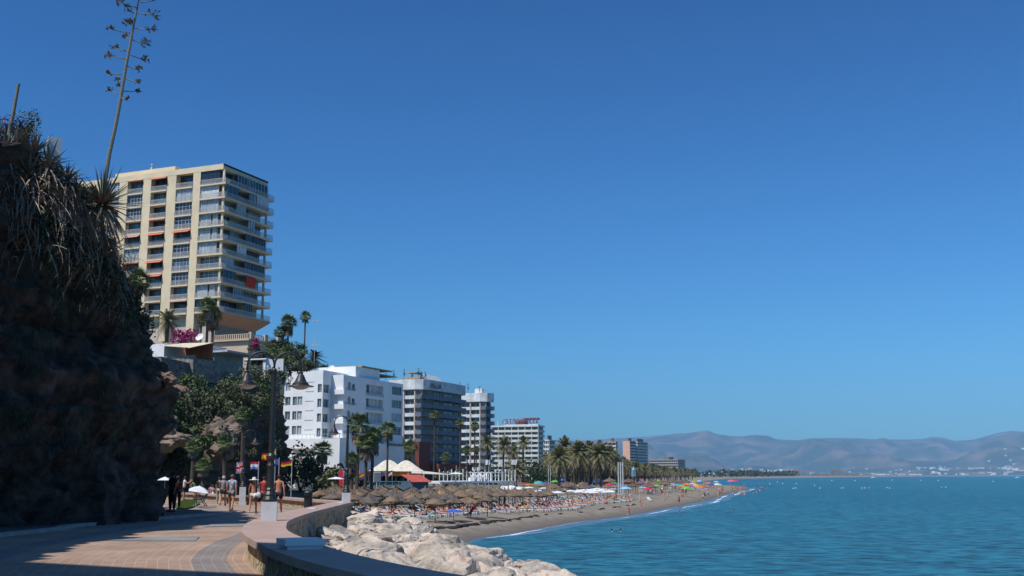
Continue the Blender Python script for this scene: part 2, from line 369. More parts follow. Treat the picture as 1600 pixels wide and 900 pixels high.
# ------------------------------------------------------------------ cliffs
def cliff(name, path, top, lean, amp, m, zbase=-1.2, nz=42, step=1.0, back=(3,10,25,60), rise=0, seed=0, nsc=.28, fine=1):
    pts = refine(path, step); n = len(pts); vs = []; fs = []; cum = 0; S = []
    for i, p in enumerate(pts):
        if i: cum += math.dist(p, pts[i-1])
        S.append(cum)
    rows = nz+1+len(back)
    for i, p in enumerate(pts):
        a = Vector(pts[max(i-2,0)]); c = Vector(pts[min(i+2,n-1)]); d = (c-a).normalized(); nn = Vector((d.y,-d.x))
        H = top(p[0], p[1])
        for j in range(nz+1):
            z = zbase+(H-zbase)*j/nz; off = lean(p, z)
            q = Vector((p[0],p[1],z))
            k = min(1, (j+1)/4)
            f1 = fb(q.x+seed, q.y, q.z*.8, 5, nsc); f2 = 1-abs(noise.noise(q*.55+Vector((seed,9,0)))); f3 = fb(q.x,q.y+seed,q.z,4,1.7)
            f4 = abs(noise.noise(q*1.3+Vector((3,seed,0)))); f5 = abs(noise.noise(Vector((q.x*2.6,q.y*2.6,q.z*1.6+seed))))
            dd = amp*(f1*1.1+.8*(f2-.7)+.25*f3+.55*(f4-.25)*fine+.3*(f5-.2)*fine+.3*fine*((z*.75+.35*f1) % 1.0-.5))
            vs.append((q.x+nn.x*(off+dd), q.y+nn.y*(off+dd), z+.25*amp*f3))
        for j, bk in enumerate(back):
            x = p[0]-nn.x*(bk-lean(p, H)); y = p[1]-nn.y*(bk-lean(p, H))
            vs.append((x, y, H+rise*bk+.5*amp*fb(x,y,3+seed,3,.2)))
    for i in range(n-1):
        for j in range(rows-1):
            k = i*rows+j; fs.append((k,k+rows,k+rows+1,k+1))
    mb = MB(); mb.add(vs, fs); return structure(mb.build(name, m, smooth=False))
ROCK = mat('cliff_rock', (.125,.088,.066), .95, (.038,.029,.024), 1.7, 1, 5.0, detail=10, contrast=(.38,.66))
ROCK2 = mat('red_cliff_rock', (.24,.13,.08), .95, (.10,.07,.05), .16, .9, 2.0, detail=8)
def crack(m, sc, dark=.35):
    N = m.node_tree.nodes; L = m.node_tree.links; b = N['Principled BSDF']; tc = N.new('ShaderNodeTexCoord'); nz = N.new('ShaderNodeTexNoise'); nz.inputs['Scale'].default_value = sc*1.1; nz.inputs['Detail'].default_value = 8
    L.new(tc.outputs['Object'], nz.inputs[0]); va = N.new('ShaderNodeVectorMath'); va.operation = 'MULTIPLY_ADD'; va.inputs[1].default_value = (3.2,3.2,1.6); L.new(nz.outputs['Color'], va.inputs[0]); L.new(tc.outputs['Object'], va.inputs[2])
    v = N.new('ShaderNodeTexVoronoi'); v.feature = 'DISTANCE_TO_EDGE'; v.inputs['Scale'].default_value = sc; L.new(va.outputs[0], v.inputs[0])
    mr = N.new('ShaderNodeMapRange'); mr.inputs[1].default_value = 0; mr.inputs[2].default_value = .12; mr.inputs[3].default_value = dark; mr.inputs[4].default_value = 1; L.new(v.outputs[0], mr.inputs[0])
    src = b.inputs['Base Color'].links[0].from_socket; hs = N.new('ShaderNodeHueSaturation'); L.new(src, hs.inputs['Color']); L.new(mr.outputs[0], hs.inputs['Value']); L.new(hs.outputs[0], b.inputs['Base Color'])
crack(ROCK, .5, .62); crack(ROCK2, .3, .7)
PROF = [(-1.2,.45),(0,.4),(1.2,.3),(2.9,.4),(4,.8),(5,1.3),(5.6,.9),(6.1,.2),(6.7,-.8),(7.3,-.6),(7.7,-.5),(8.9,-1.0),(10.3,-1.3),(12.3,-1.6)]
def lean1(p, z):
    k = max(0, 1-abs(p[1]-40.5)/9)
    return interp(z, PROF)*k + (1-k)*(.3-.03*z)
cliff('near_cliff', [(-17,-12),(-17,10),(-17.3,24),(-17.4,31),(-16.8,35),(-15.6,38.5),(-14.5,41),(-14.9,44.5),(-17,49),(-22,57),(-30,68),(-46,82)],
      lambda x,y: interp(y, [(-5,15),(20,14.5),(33,12.9),(36.5,12.6),(38.5,11.3),(41,9.8),(45,8.3),(60,7.5),(82,7)]), lean1, .8, ROCK, step=.3, back=(1.5,4,9,25,60), nz=95)
def lean2(p, z): return -.16*max(z-2,0)-.10*max(z-11,0)+ .6*math.sin(z*.7+p[1]*.1)
cliff('far_cliff', [(-70,84),(-50,94),(-40,103),(-36,112),(-37.5,126),(-38.5,140),(-38,152),(-37,164),(-36.3,174),(-38.5,181),(-46,187),(-60,193),(-80,200)],
      lambda x,y: interp(y, [(90,9.5),(112,10.5),(140,12.3),(174,14.3),(200,15)]), lean2, 2.1, ROCK2, step=1.6, nz=40, back=(4,12,30,80), rise=.13, seed=30, nsc=.1)
# ------------------------------------------------------------------ mountains
RIDGE = [(700,688),(880,690),(925,687),(960,685),(1010,682),(1060,678),(1078,675),(1097,672.5),(1110,678),(1130,681),(1150,682),(1172,680),(1200,686),(1230,688),(1262,685),(1310,684),(1342,686),(1390,687),(1425,686),(1437,682.5),(1455,684),(1472,689),(1500,687),(1540,676),(1560,673),(1580,675),(1610,680),(1700,692),(1850,686),(2000,700),(2300,715)]
FOOT = [(700,9000),(1240,9000),(1400,9500),(1700,9500),(2300,12000)]
def mtn(px, t):       # t 0 at the foot, 1 on the ridge, past it the back slope
    y0 = interp(px, FOOT); ridge_y = 16500
    Y = y0+(ridge_y-y0)*t; X = (px-800)/F*Y/.98
    hr = P(px, interp(px, RIDGE), ridge_y).z
    s = t**1.35 if t <= 1 else max(0, 1-(t-1)*1.3)
    rid = abs(noise.noise(Vector((X/1900, Y/2600, 1.3)))); r2 = noise.fractal(Vector((X/650, Y/800, 4)), 1, 2.1, 5)
    env = math.sin(math.pi*min(t,1)) if t <= 1 else .3
    r3 = abs(noise.noise(Vector((X/700, Y/1100, 7.7)))); z = hr*s + env*(hr*.85*(.25-rid) + hr*.5*(.2-r3) + 110*r2)
    return Vector((X, min(Y,19300), max(z, -3+10*t) if t < .2 else z))
mb = MB(); vs = []; fs = []; pxs = list(range(500,1990,3)); ts = [0,.01,.03,.06]+[.1+.018*i for i in range(51)]+[1.1,1.3,1.6]; n = len(ts)
for i, px in enumerate(pxs):
    for j, t in enumerate(ts):
        vs.append(mtn(px, t))
        if i and j: k = i*n+j; fs.append((k-n-1,k-1,k,k-n))
mb.add(vs, fs)
MTN = mat('mountain_scrub', (.17,.125,.10), .95, (.03,.05,.035), .003, 0, detail=12, contrast=(.44,.72))
structure(mb.build('mountains', MTN, smooth=True))
HZ = bpy.data.materials.new('sea_air'); HZ.use_nodes = True; hn = HZ.node_tree; hn.nodes.clear()
pv = hn.nodes.new('ShaderNodeVolumePrincipled'); pv.inputs['Color'].default_value = (.35,.66,1,1); pv.inputs['Density'].default_value = 5.2e-5; pv.inputs['Anisotropy'].default_value = -.35
ho = hn.nodes.new('ShaderNodeOutputMaterial'); hn.links.new(pv.outputs[0], ho.inputs['Volume'])
mb = MB(); mb.box(-6000,19500,-500,19500,-9,1300); hz = mb.build('haze', HZ); hz['kind'] = 'stuff'

# the wooded hill behind the white block
mb = MB(); vs = []; fs = []; n = 22
for i in range(22):
    for j in range(n):
        x = -112+i*4.0; y = 232+j*5.0; e = min(1, max(0,(-27-x)/14))*min(1, max(0,(y-232)/14)); z = -1+23.5*e**.6+1.2*fb(x,y,0,4,.12)
        vs.append((x,y,z))
        if i and j: k = i*n+j; fs.append((k-n-1,k-1,k,k-n))
mb.add(vs, fs); structure(mb.build('hill', LANDM))
# ================================================================== BUILDINGS
ROT = R(67.4); DR = Vector((math.cos(ROT), math.sin(ROT))); DL = Vector((-DR.y, DR.x))
def along(o, d, px, py):
    a, b, c = ray(px, py); r = a/b
    return (r*o.y-o.x)/(d.x-r*d.y)
RGT = (Vector((1,0,0)), Vector((0,-1,0))); LFT = (Vector((0,1,0)), Vector((-1,0,0)))
def facade(mb, O, D, N, L, z0, z1, ops, mi=0):
    O = Vector(O); Z = Vector((0,0,1))
    def pt(s, z, d=0): return O+D*s+Z*z-N*d
    ss = sorted({0, L, *[q for o in ops for q in (o[0], o[1])]}); zs = sorted({z0, z1, *[q for o in ops for q in (o[2], o[3])]})
    for a, b in zip(ss, ss[1:]):
        for c, e in zip(zs, zs[1:]):
            m1, m2 = (a+b)/2, (c+e)/2
            if any(o[0] < m1 < o[1] and o[2] < m2 < o[3] for o in ops): continue
            mb.quad(pt(a,c), pt(b,c), pt(b,e), pt(a,e), mi)
    for o in ops:
        a, b, c, e = o[:4]; dp = o[4] if len(o) > 4 else .3
        mb.quad(pt(a,c), pt(a,c,dp), pt(a,e,dp), pt(a,e), mi); mb.quad(pt(b,c), pt(b,c,dp), pt(b,e,dp), pt(b,e), mi)
        mb.quad(pt(a,c), pt(b,c), pt(b,c,dp), pt(a,c,dp), mi); mb.quad(pt(a,e), pt(b,e), pt(b,e,dp), pt(a,e,dp), mi)
        mb.quad(pt(a,c,dp+.02), pt(b,c,dp+.02), pt(b,e,dp+.02), pt(a,e,dp+.02), mi)
def obx(mb, O, D, N, s0, s1, d0, d1, z0, z1, mi=0):       # d measured outward along N
    O = Vector(O); Z = Vector((0,0,1)); c = [O+D*s+N*d+Z*z for z in (z0,z1) for s, d in ((s0,d0),(s1,d0),(s1,d1),(s0,d1))]
    mb.add(c, [(0,1,2,3),(4,5,6,7),(0,1,5,4),(1,2,6,5),(2,3,7,6),(3,0,4,7)], mi)
FRM = pm('window_frame_white', (.7,.7,.7), .5); FRD = pm('window_frame_dark', (.05,.05,.055), .5)
GL2 = pm('blue_glass', (.10,.16,.21), .15, col2=(.05,.09,.12), scale=.5); GL3 = pm('curtained_glass', (.5,.52,.52), .3, col2=(.22,.26,.28), scale=.9, stretch=(3,3,.4))
SHUT = pm('roller_shutter', (.66,.66,.66), .6); BRN = pm('brown_interior', (.12,.085,.07), .7)
def window(par, O, D, N, s0, s1, z0, z1, d=-.2, glass=GLASS, frame=FRM, nm=2, trans=0, name='window', fw=.07):
    mb = MB(); obx(mb, O, D, N, s0+.01, s1-.01, d-.04, d, z0+.01, z1-.01, 1)
    n = max(1, nm)
    for i in range(n+1):
        s = s0+(s1-s0)*i/n; a = max(s0, s-fw/2); obx(mb, O, D, N, a, min(s1, a+fw), d+.002, d+.07, z0, z1)
    for z in [z0, z1-fw]+([z0+(z1-z0)*.7] if trans else []): obx(mb, O, D, N, s0, s1, d+.004, d+.065, z, z+fw)
    return mb.build(name, [frame, glass], par)
RAILM = pm('railing_white', (.55,.53,.5), .5)
def railing(par, O, D, N, s0, s1, z, d=.0, h=1.0, m=None, step=.26, w=.09, ends=0, name='railing'):
    mb = MB(); obx(mb, O, D, N, s0, s1, d, d+.05, z+h-.07, z+h); obx(mb, O, D, N, s0, s1, d, d+.05, z+.1, z+.16)
    n = max(2, int((s1-s0)/step))
    for i in range(n+1): s = s0+(s1-s0-w)*i/n; obx(mb, O, D, N, s, s+w, d+.005, d+.045, z, z+h-.05)
    return mb.build(name, m or RAILM, par)
def beige(n='beige_render', c=(.74,.60,.40)): return mat(n, c, .85, tuple(k*.88 for k in c), .35, .1, 3)
BEI = beige(); ORNG = mat('orange_soffit', (.55,.27,.15), .8, (.5,.24,.13), .5); DRED = pm('dark_red_edge', (.1,.02,.02), .6)
AWN = pm('awning_orange', (.62,.17,.08), .8, col2=(.55,.14,.07)); AWNP = pm('awning_pink', (.62,.33,.25), .8)
# ---- tower
To = P(350, 256, 215); O2 = Vector((To.x, To.y)); rnd = random.Random(3)
tw = thing('apartment_tower', 'tall beige apartment tower with rows of balconies standing on the cliff top', 'tower', (To.x, To.y, 0), ROT)
ZT = To.z; FH = (P(352,286,215).z-P(352,486,215).z)/9; Z0 = P(352,286,215).z; ZB = P(350,486,215).z
Ll = 38; Lr = along(O2, DR, 418, 284)
ybp = [along(O2, DL, x, 311) for x in (313, 301.5, 275, 261, 236, 223.6, 199.6, 187, 163, 150)]
mb = MB(); mb.box(1.3, Lr-.4, 1.2, Ll, ZB-6, ZT-1.0); mb.build('core', pm('inner_wall', (.5,.42,.32), .9), tw)
mb = MB(); mb.box(-.25, Lr, -.1, Ll, ZT-1.15, ZT); mb.box(2, 9, 14, 30, ZT, ZT+1.6); mb.build('roof', BEI, tw)
mb = MB(); mb.box(-.3, Lr+.05, -.16, -.1, ZT-.35, ZT+.05); mb.box(Lr-.2,Lr+.05,-.1,Ll,ZT-.3,ZT+.06); mb.build('roof_edge', DRED, tw)
mb = MB(); mb.lathe([(.2,0),(.4,.3),(.3,.8),(.12,1.3),(.28,1.6),(.05,2.0)], 8, (4,22)); o = mb.build('roof_ornament', pm('ornament_grey',(.45,.45,.45),.7), tw); o.location = (0,0,ZT+1.6)
for a, b in ((ybp[0],ybp[1]),(ybp[2],ybp[3]),(ybp[4],ybp[5]),(ybp[6],ybp[7]),(ybp[8],ybp[9])):
    mb = MB(); mb.box(-.22, 1.3, a, b, ZB-5.5, ZT-1.0); mb.build('pillar', BEI, tw)
bays = [(ybp[1],ybp[2]),(ybp[3],ybp[4]),(ybp[5],ybp[6]),(ybp[7],ybp[8])]
LO, RO = (0,0,0), (0,0,0)
for k in range(10):
    z = Z0-k*FH                                   # floor level of storey k
    hi = (ZT-1.15 if k == 0 else z+FH-.28)
    mb = MB(); mb.box(-.45, 1.3, -.95, ybp[0]-.02, z-.28, z); mb.box(1.3, Lr+1.4, -.95, 1.2, z-.28, z)
    if k < 9 or True: mb.box(Lr-.4, Lr+1.4, 1.2, 6, z-.28, z)
    for a, b in bays: mb.box(-.35, 1.3, a+.02, b-.02, z-.28, z)
    mb.build('floor_slab', BEI, tw)
    for q, (a, b) in enumerate(bays):
        st = rnd.choice([0,0,1,1,2]) if not (k, q) in ((2,0),(3,0)) else 1
        if st == 0:   window(tw, LO, *LFT, a, b, z, hi, -1.15, GLASS, FRD, 3)
        elif st == 1: window(tw, LO, *LFT, a, b, z, hi, .0-.15, rnd.choice([GL2,GL3,GLASS]), FRM, 5, 1)
        else:         window(tw, LO, *LFT, a, b, z, hi, -.9, GL2, FRD, 3)
        railing(tw, LO, *LFT, a+.02, b-.02, z, .3, 1.0)
        if st != 1 and rnd.random() < .5:
            mb = MB(); c = [(-.1,a+.05,hi),(-.1,b-.05,hi),(-1.1,b-.05,hi-.6),(-1.1,a+.05,hi-.6)]
            if rnd.random() < .6: c = [(-.1,a+.05,hi),(-.1,b-.05,hi),(-.75,b-.05,hi-.28),(-.75,a+.05,hi-.28)]
            mb.add(c+[(x,y,zz+.05) for x,y,zz in c], [(0,1,2,3),(4,5,6,7),(0,1,5,4),(1,2,6,5),(2,3,7,6),(3,0,4,7)]); mb.build('awning', AWN if (k+q) % 3 else AWNP, tw)
    # corner bay on the lit side
    e = ybp[0]
    st = [4,3,1,5,5,1,0,0,5,4][k]
    segs = [(1.0,e)] if st in (0,1,3,4) else [(1.0,(e)*.42),(e*.5,e)]
    for a, b in segs:
        dd, g, f, n_ = {0:(-1.0,GL2,FRM,4),1:(-.1,GL3,FRM,6),3:(-.1,SHUT,FRM,2),4:(-.05,GLASS,FRD,5),5:(-.2,GL3,FRM,3)}[st]
        window(tw, LO, *LFT, a, b, z, hi, dd, g, f, n_, 1)
    railing(tw, LO, *LFT, -.9, e-.05, z, .4, 1.0)
    railing(tw, LO, *RGT, -.4, Lr+1.35, z, .9, 1.0)
    # shaded side facing the sea
    cuts = [0, Lr*.28, Lr*.5, Lr*.68, Lr-.4]
    for s0, s1 in zip(cuts, cuts[1:]):
        if rnd.random() < .12: continue
        deep = rnd.random() < .35; w_ = rnd.choice([GLASS,GL2,GL2,GL3,GL3,SHUT]) if k not in (0,9) else GLASS
        window(tw, LO, *RGT, s0+.1, s1-.1, z, hi, (-1.1 if deep else .35+.5*(k % 2)), w_, rnd.choice([FRM,FRD]), rnd.choice([3,4,5]), rnd.random() < .5)
    mb = MB(); mb.box(-.05,.3,-.35,.1,z,hi); mb.build('corner_post', BEI, tw); mb = MB(); mb.box(Lr-.35,Lr-.05,-.35,.1,z,hi); mb.build('corner_post', BEI, tw)
z = Z0-7*FH; mb = MB(); obx(mb, LO, *RGT, Lr*.5, Lr*.72, 1.0, 1.05, z+.3, z+FH-.4); mb.build('awning', pm('red_blind', (.62,.05,.02), .8), tw)
zl = Z0-9*FH-.28
mb = MB(); mb.add([(-.4,-1.2,zl),(Lr+1.6,-1.2,zl),(Lr+1.6,6,zl),(-.4,e,zl),(1.6,1.2,zl-2.1),(Lr-.6,1.2,zl-2.1),(Lr-.6,6,zl-2.1),(1.6,e,zl-2.1)],[(0,1,5,4),(1,2,6,5),(3,0,4,7),(4,5,6,7)]); mb.build('soffit', ORNG, tw)
mb = MB(); ops = [(1.5,4.5,21.5,24.2,1),(6,9,21.5,24.2,1),(10.5,13,21.5,24.2,1)]
facade(mb, (1.6,1.2,0), *RGT, Lr-2, 16, zl-2, ops)
facade(mb, (1.0,1.2,0), *LFT, Ll-2, 16, zl, [(3+i*4.2,6.2+i*4.2,21.5,24.6,1.2) for i in range(8)]); mb.build('ground_storey', beige('cream_render',(.55,.46,.38)), tw)
for i in range(8): window(tw, (1.0,1.2,0), *LFT, 3+i*4.2, 6.2+i*4.2, 21.5, 24.6, -1.1, GLASS, FRD, 3)
for a, b, c, d_, _ in ops: window(tw, (1.6,1.2,0), *RGT, a, b, c, d_, -.8, GLASS, FRD, 2)
# ---- peach terrace building below the tower
def bld(name, label, px, py, Y, cat='building', rot=ROT):
    c = P(px, py, Y); t = thing(name, label, cat, (c.x, c.y, 0), rot); t['cat_z'] = c.z; return t, Vector((c.x, c.y)), c.z
PEA = beige('peach_render', (.60,.46,.33))
pt_, oc, zt = bld('terrace_house', 'peach two storey terrace house with balustrade below the tall tower', 388, 532, 190)
zb_ = P(388, 556, 190).z-6; Lr2 = along(oc, DR, 432, 545)
Ll2 = 8; mb = MB(); ops = [(2,3.6,zt-3.4,zt-1,.3),(5,6.5,zt-3.4,zt-1,.3),(8.5,11.5,zt-3.8,zt-1,.3)]
facade(mb, LO, *RGT, Lr2, zb_, zt, ops); facade(mb, LO, *LFT, Ll2, zb_, zt, []); mb.quad((0,0,zt),(Lr2,0,zt),(Lr2,Ll2,zt),(0,Ll2,zt)); mb.quad((Lr2,0,zb_),(Lr2,Ll2,zb_),(Lr2,Ll2,zt),(Lr2,0,zt)); mb.quad((0,Ll2,zb_),(Lr2,Ll2,zb_),(Lr2,Ll2,zt),(0,Ll2,zt)); mb.build('wall', PEA, pt_)
for o in ops: window(pt_, LO, *RGT, *o[:4], -.25, GLASS, FRD, 2)
mb = MB(); mb.box(-.5,Lr2+.4,-.5,Ll2,zt+.003,zt+.25); mb.build('terrace_slab', PEA, pt_)
railing(pt_, LO, *RGT, -.5, Lr2+.3, zt+.25, .35, .95, PEA, .45, .2, name='balustrade'); railing(pt_, LO, *LFT, -.5, 7.6, zt+.25, .35, .95, PEA, .45, .2, name='balustrade')
for s in (0.1, Lr2*.5, Lr2-.3): mb = MB(); obx(mb, LO, *RGT, s-.45, s+.45, .3, 1.0-.2, zt+.25, zt+1.45); mb.build('post', PEA, pt_)
# ---- white houses on the cliff edge
wh, oc, zt = bld('cliff_house', 'low white house with orange-walled patio and cream awning on the cliff edge', 257, 537, 152)
zf = zt-2.3
mb = MB(); mb.box(0,5,0,4.6,zf-3,zt); mb.box(5.2,10,-1,4,zf-3,zt-.3); mb.build('wall', WHITE, wh)
mb = MB(); mb.box(-.1,6,-5.2,-.02,zf-3,zf+.1); mb.box(0,.4,-5.2,-.1,zf+.1,zf+.5); mb.build('patio_floor', mat('stone_parapet', (.3,.27,.22), .9, (.15,.13,.11), 2, .5), wh)
mb = MB(); mb.box(4.0,4.3,-5,-.2,zf+.1,zf+2.6); mb.build('patio_wall', mat('orange_patio', (.45,.14,.06), .8, (.35,.1,.05), 1), wh)
mb = MB(); v = [(-1.0,-5.3,zf+1.35),(-1.0,-.1,zf+1.9),(4,-.1,zf+2.75),(4,-5.3,zf+2.6)]
mb.add(v+[(x,y,z+.07) for x,y,z in v], [(0,1,2,3),(4,5,6,7),(0,1,5,4),(1,2,6,5),(2,3,7,6),(3,0,4,7)]); mb.build('awning', pm('cream_awning', (.72,.62,.42), .8), wh)
h2, oc, zt = bld('cliff_house', 'small house with red-framed glass porch next to the orange patio', 335, 550, 160)
mb = MB(); mb.box(0,7,0,2.8,zt-6,zt-.1); mb.build('wall', mat('grey_green_render', (.3,.32,.29), .8, scale=1), h2)
mb = MB(); mb.box(-.4,7.3,-2.6,3.0,zt-.1,zt+.18); mb.build('roof', pm('flat_roof_pale', (.5,.5,.48), .8), h2)
DR2 = pm('wine_frame', (.16,.03,.035), .6)
window(h2, LO, *LFT, .2, 2.6, zt-2.0, zt-.3, .06, GLASS, DR2, 3)
h3, oc, zt = bld('cliff_house', 'long low white house with flat roofs and dishes above the patio awning', 318, 541, 168)
mb = MB(); mb.box(0,9,0,2.6,zt-5,zt); mb.box(0,9,2.8,7,zt-5,zt+.6); mb.build('wall', WHITE, h3)
mb = MB(); mb.box(-.4,9.3,2.6,7.3,zt+.65,zt+.8); mb.build('roof', pm('flat_roof_pale', (.5,.5,.48), .8), h3)
for c in ((2,6),(1,1.5)):
    m_ = MB(); m_.M = Matrix.Translation((c[0],c[1],zt+1.5)) @ Matrix.Rotation(R(-60),4,'Y'); m_.lathe([(.05,0),(.4,.08),(.7,.25)],12,cap=False); m_.tube([(0,0,0),(-1,0,-.3)],.05); m_.build('satellite_dish', WHITE, h3)
pv_, oc, zt = bld('pavilion', 'open white terrace canopy on thin posts at the cliff top', 415, 560, 176)
mb = MB(); mb.box(-.4,6,-.4,5,zt-.2,zt); mb.build('roof', WHITE, pv_)
for x, y in ((0,0),(5.6,0),(0,4.6),(5.6,4.6)): mb = MB(); mb.box(x-.12,x+.12,y-.12,y+.12,zt-4,zt-.2); mb.build('post', WHITE, pv_)
def slabwall(name, label, p0, p1, Y0, Y1, hgt, th, m):
    a = P(*p0, Y0); b = P(*p1, Y1); mb = MB(); d = Vector((b.x-a.x, b.y-a.y)); nn = Vector((-d.y, d.x)).normalized()*th
    mb.add([(a.x,a.y,a.z-hgt),(b.x,b.y,b.z-hgt),(b.x+nn.x,b.y+nn.y,b.z-hgt),(a.x+nn.x,a.y+nn.y,a.z-hgt),(a.x,a.y,a.z),(b.x,b.y,b.z),(b.x+nn.x,b.y+nn.y,b.z),(a.x+nn.x,a.y+nn.y,a.z)],
           [(0,1,2,3),(4,5,6,7),(0,1,5,4),(1,2,6,5),(2,3,7,6),(3,0,4,7)]); return tag(mb.build(name, m), label, 'wall')
GSTONE = bpy.data.materials.new('grey_stone_wall'); GSTONE.use_nodes = True; stone(GSTONE, (.13,.12,.11), (.22,.2,.18), (.08,.075,.07), 1.1)
slabwall('retaining_wall', 'tall grey stone retaining wall under the cliff houses', (252,557), (438,600), 142, 184, 6.5, 1.5, GSTONE)
slabwall('garden_wall', 'white garden wall left of the nearest lamp arm', (361,560), (381,561), 174, 174, 1.9, .25, WHITE)
slabwall('garden_wall', 'white garden wall framed by the nearest lamp arms', (411,562), (443,560.5), 176, 176, 2.0, .25, WHITE)
# ---- white apartment building by the sea
WW = mat('white_wall', (.80,.80,.79), .8, (.72,.72,.72), .3, .08, 2)
C0 = P(537, 585.5, 220); oc = Vector((C0.x, C0.y)); zt = C0.z
wb_ = thing('white_apartment_block', 'stepped white seaside apartment block with strip windows', 'building', (C0.x, C0.y, 0), ROT)
FH2 = 22.2/F*220*1.02; LrW = along(oc, DR, 630, 600); a1 = along(oc, DL, 518.6, 585); 
pb_ = None
# block A protrudes towards the viewer-left by b
lo, hi_ = 0, 12
for _ in range(40):
    mid = (lo+hi_)/2; q = oc+DL*a1-DR*mid; x, _y = proj((q.x, q.y, zt)); lo, hi_ = (mid, hi_) if x > 505 else (lo, mid)
bA = mid; cA = along(oc-DR*bA, DL, 444.5, 585); zlow = P(537, 682, 220).z-2.3
fl = [zt-.95-i*FH2 for i in range(5)]          # window heads
def op(s0, s1, zh, h=1.75, d=.3): return (s0, s1, zh-h, zh, d)
mb = MB(); opsA = []; sA = lambda px: along(oc-DR*bA, DL, px, 620)-a1
for i, z in enumerate(fl):
    z -= .5
    if i: opsA += [op(sA(p1)-0, sA(p0)+0, z) for p0, p1 in ((446,454),(457.5,464),(465,472.5))]
    else: opsA += [op(sA(453.5), sA(446), z)]
    opsA += [op(.25, sA(496), z-.55, 1.7)]
opsA = [tuple(sorted(o[:2]))+o[2:] for o in opsA]
zA = zt+.75
facade(mb, (-bA,a1,0), *LFT, cA-a1, zlow, zA, opsA)
opsS = [op(bA*.1, bA*.72, z-1.05, 1.7) for z in fl]
facade(mb, (-bA,a1,0), *RGT, bA, zlow, zA, opsS)
mb.quad((-bA,a1,zA),(12,a1,zA),(12,cA,zA),(-bA,cA,zA)); mb.quad((-bA,cA,0),(12,cA,0),(12,cA,zA),(-bA,cA,zA)); mb.quad((0,a1,zt),(12,a1,zt),(12,a1,zA),(0,a1,zA))
opsL = [(0.0+.004, a1*.52, z-2.0, z-.35, 1.8) for z in fl[:4]]
facade(mb, LO, *LFT, a1, zlow, zt, opsL)
sR = lambda px: along(oc, DR, px, 640)
opsR = [(.004, sR(547.5), z-2.0, z-.35, 1.8) for z in fl[:4]]
facade(mb, (0,0,0), *RGT, LrW, zlow-7, zt, opsR+[op(sR(549.5), sR(554), z-.6, 1.4) for z in fl[:4]]+[op(sR(571+.5), sR(598), z-.25, 1.9, .9) for z in fl[:4]]+[op(sR(612), sR(627.5), z+.15, 1.8) for z in fl[:4]]+[op(sR(584), sR(593), fl[4]-.4, 1.6), op(sR(597), sR(600), fl[4]-.4, 1.6)]+[op(sR(600), sR(607), zlow-2, 2.2), op(sR(611), sR(615.5), zlow-2, 2.2), op(sR(545), sR(553), zlow-2.2, 2.0)])
mb.quad((0,0,zt),(LrW,0,zt),(LrW,18,zt),(0,18,zt)); mb.quad((LrW,0,-2),(LrW,18,-2),(LrW,18,zt),(LrW,0,zt)); mb.build('wall', WW, wb_)
GM = pm('greenish_glass', (.14,.2,.2), .2, col2=(.06,.09,.1), scale=.6)
for o in opsA: window(wb_, (-bA,a1,0), *LFT, *o[:4], -.25, rnd.choice([GM,GL3,GL2]), FRM, 2 if o[1]-o[0] < 2 else 3)
for o in opsS: window(wb_, (-bA,a1,0), *RGT, *o[:4], -.25, GM, FRM, 2)
for i, z in enumerate(fl[:4]):
    window(wb_, LO, *RGT, sR(549.5), sR(554), z-2.0, z-.6, -.25, GLASS, FRM, 1)
    window(wb_, LO, *RGT, sR(612), sR(627.5), z-1.65, z+.15, -.25, [GLASS,GM,GL3,GM][i], FRM, 4)
    window(wb_, LO, *RGT, sR(571.5), sR(580), z-2.15, z-.25, -.85, [GLASS,GL2,GL2,GLASS][i], FRD, 2)
    window(wb_, LO, *RGT, sR(580.5), sR(598), z-2.15, z-.25, -.8, SHUT, FRM, 3, name='shutter')
    window(wb_, LO, *RGT, 1.9, sR(547), z-2.0, z-.4, -1.75, GLASS, FRD, 3); window(wb_, LO, *LFT, 1.9, a1*.5, z-2.0, z-.4, -1.75, GLASS, FRD, 1)
    mb = MB(); mb.box(-.75,.0-.004,-.02,a1*.75,z-3.0,z-2.02); mb.box(-.75,.9,-.6,-.02,z-3.0,z-2.02); mb.build('balcony', WW, wb_)
    railing(wb_, LO, *RGT, .9, sR(555), z-2.0, .05, .5, None, .5); railing(wb_, LO, *RGT, sR(571), sR(599), z-2.6, .05, .6, None, .5)
for o in (op(sR(584), sR(593), fl[4]-.4, 1.6), op(sR(597), sR(600), fl[4]-.4, 1.6), op(sR(600), sR(607), zlow-2, 2.2), op(sR(611), sR(615.5), zlow-2, 2.2), op(sR(545), sR(553), zlow-2.2, 2.0)): window(wb_, LO, *RGT, *o[:4], -.25, GLASS, FRM, 2)
mb = MB()
for i in range(6): obx(mb, (-bA,a1,0), *LFT, sA(490), sA(477), .004, .05, zt-1.5-i*1.9-.06, zt-1.5-i*1.9)
mb.build('wall_groove', pm('groove_grey', (.3,.3,.3), .8), wb_)
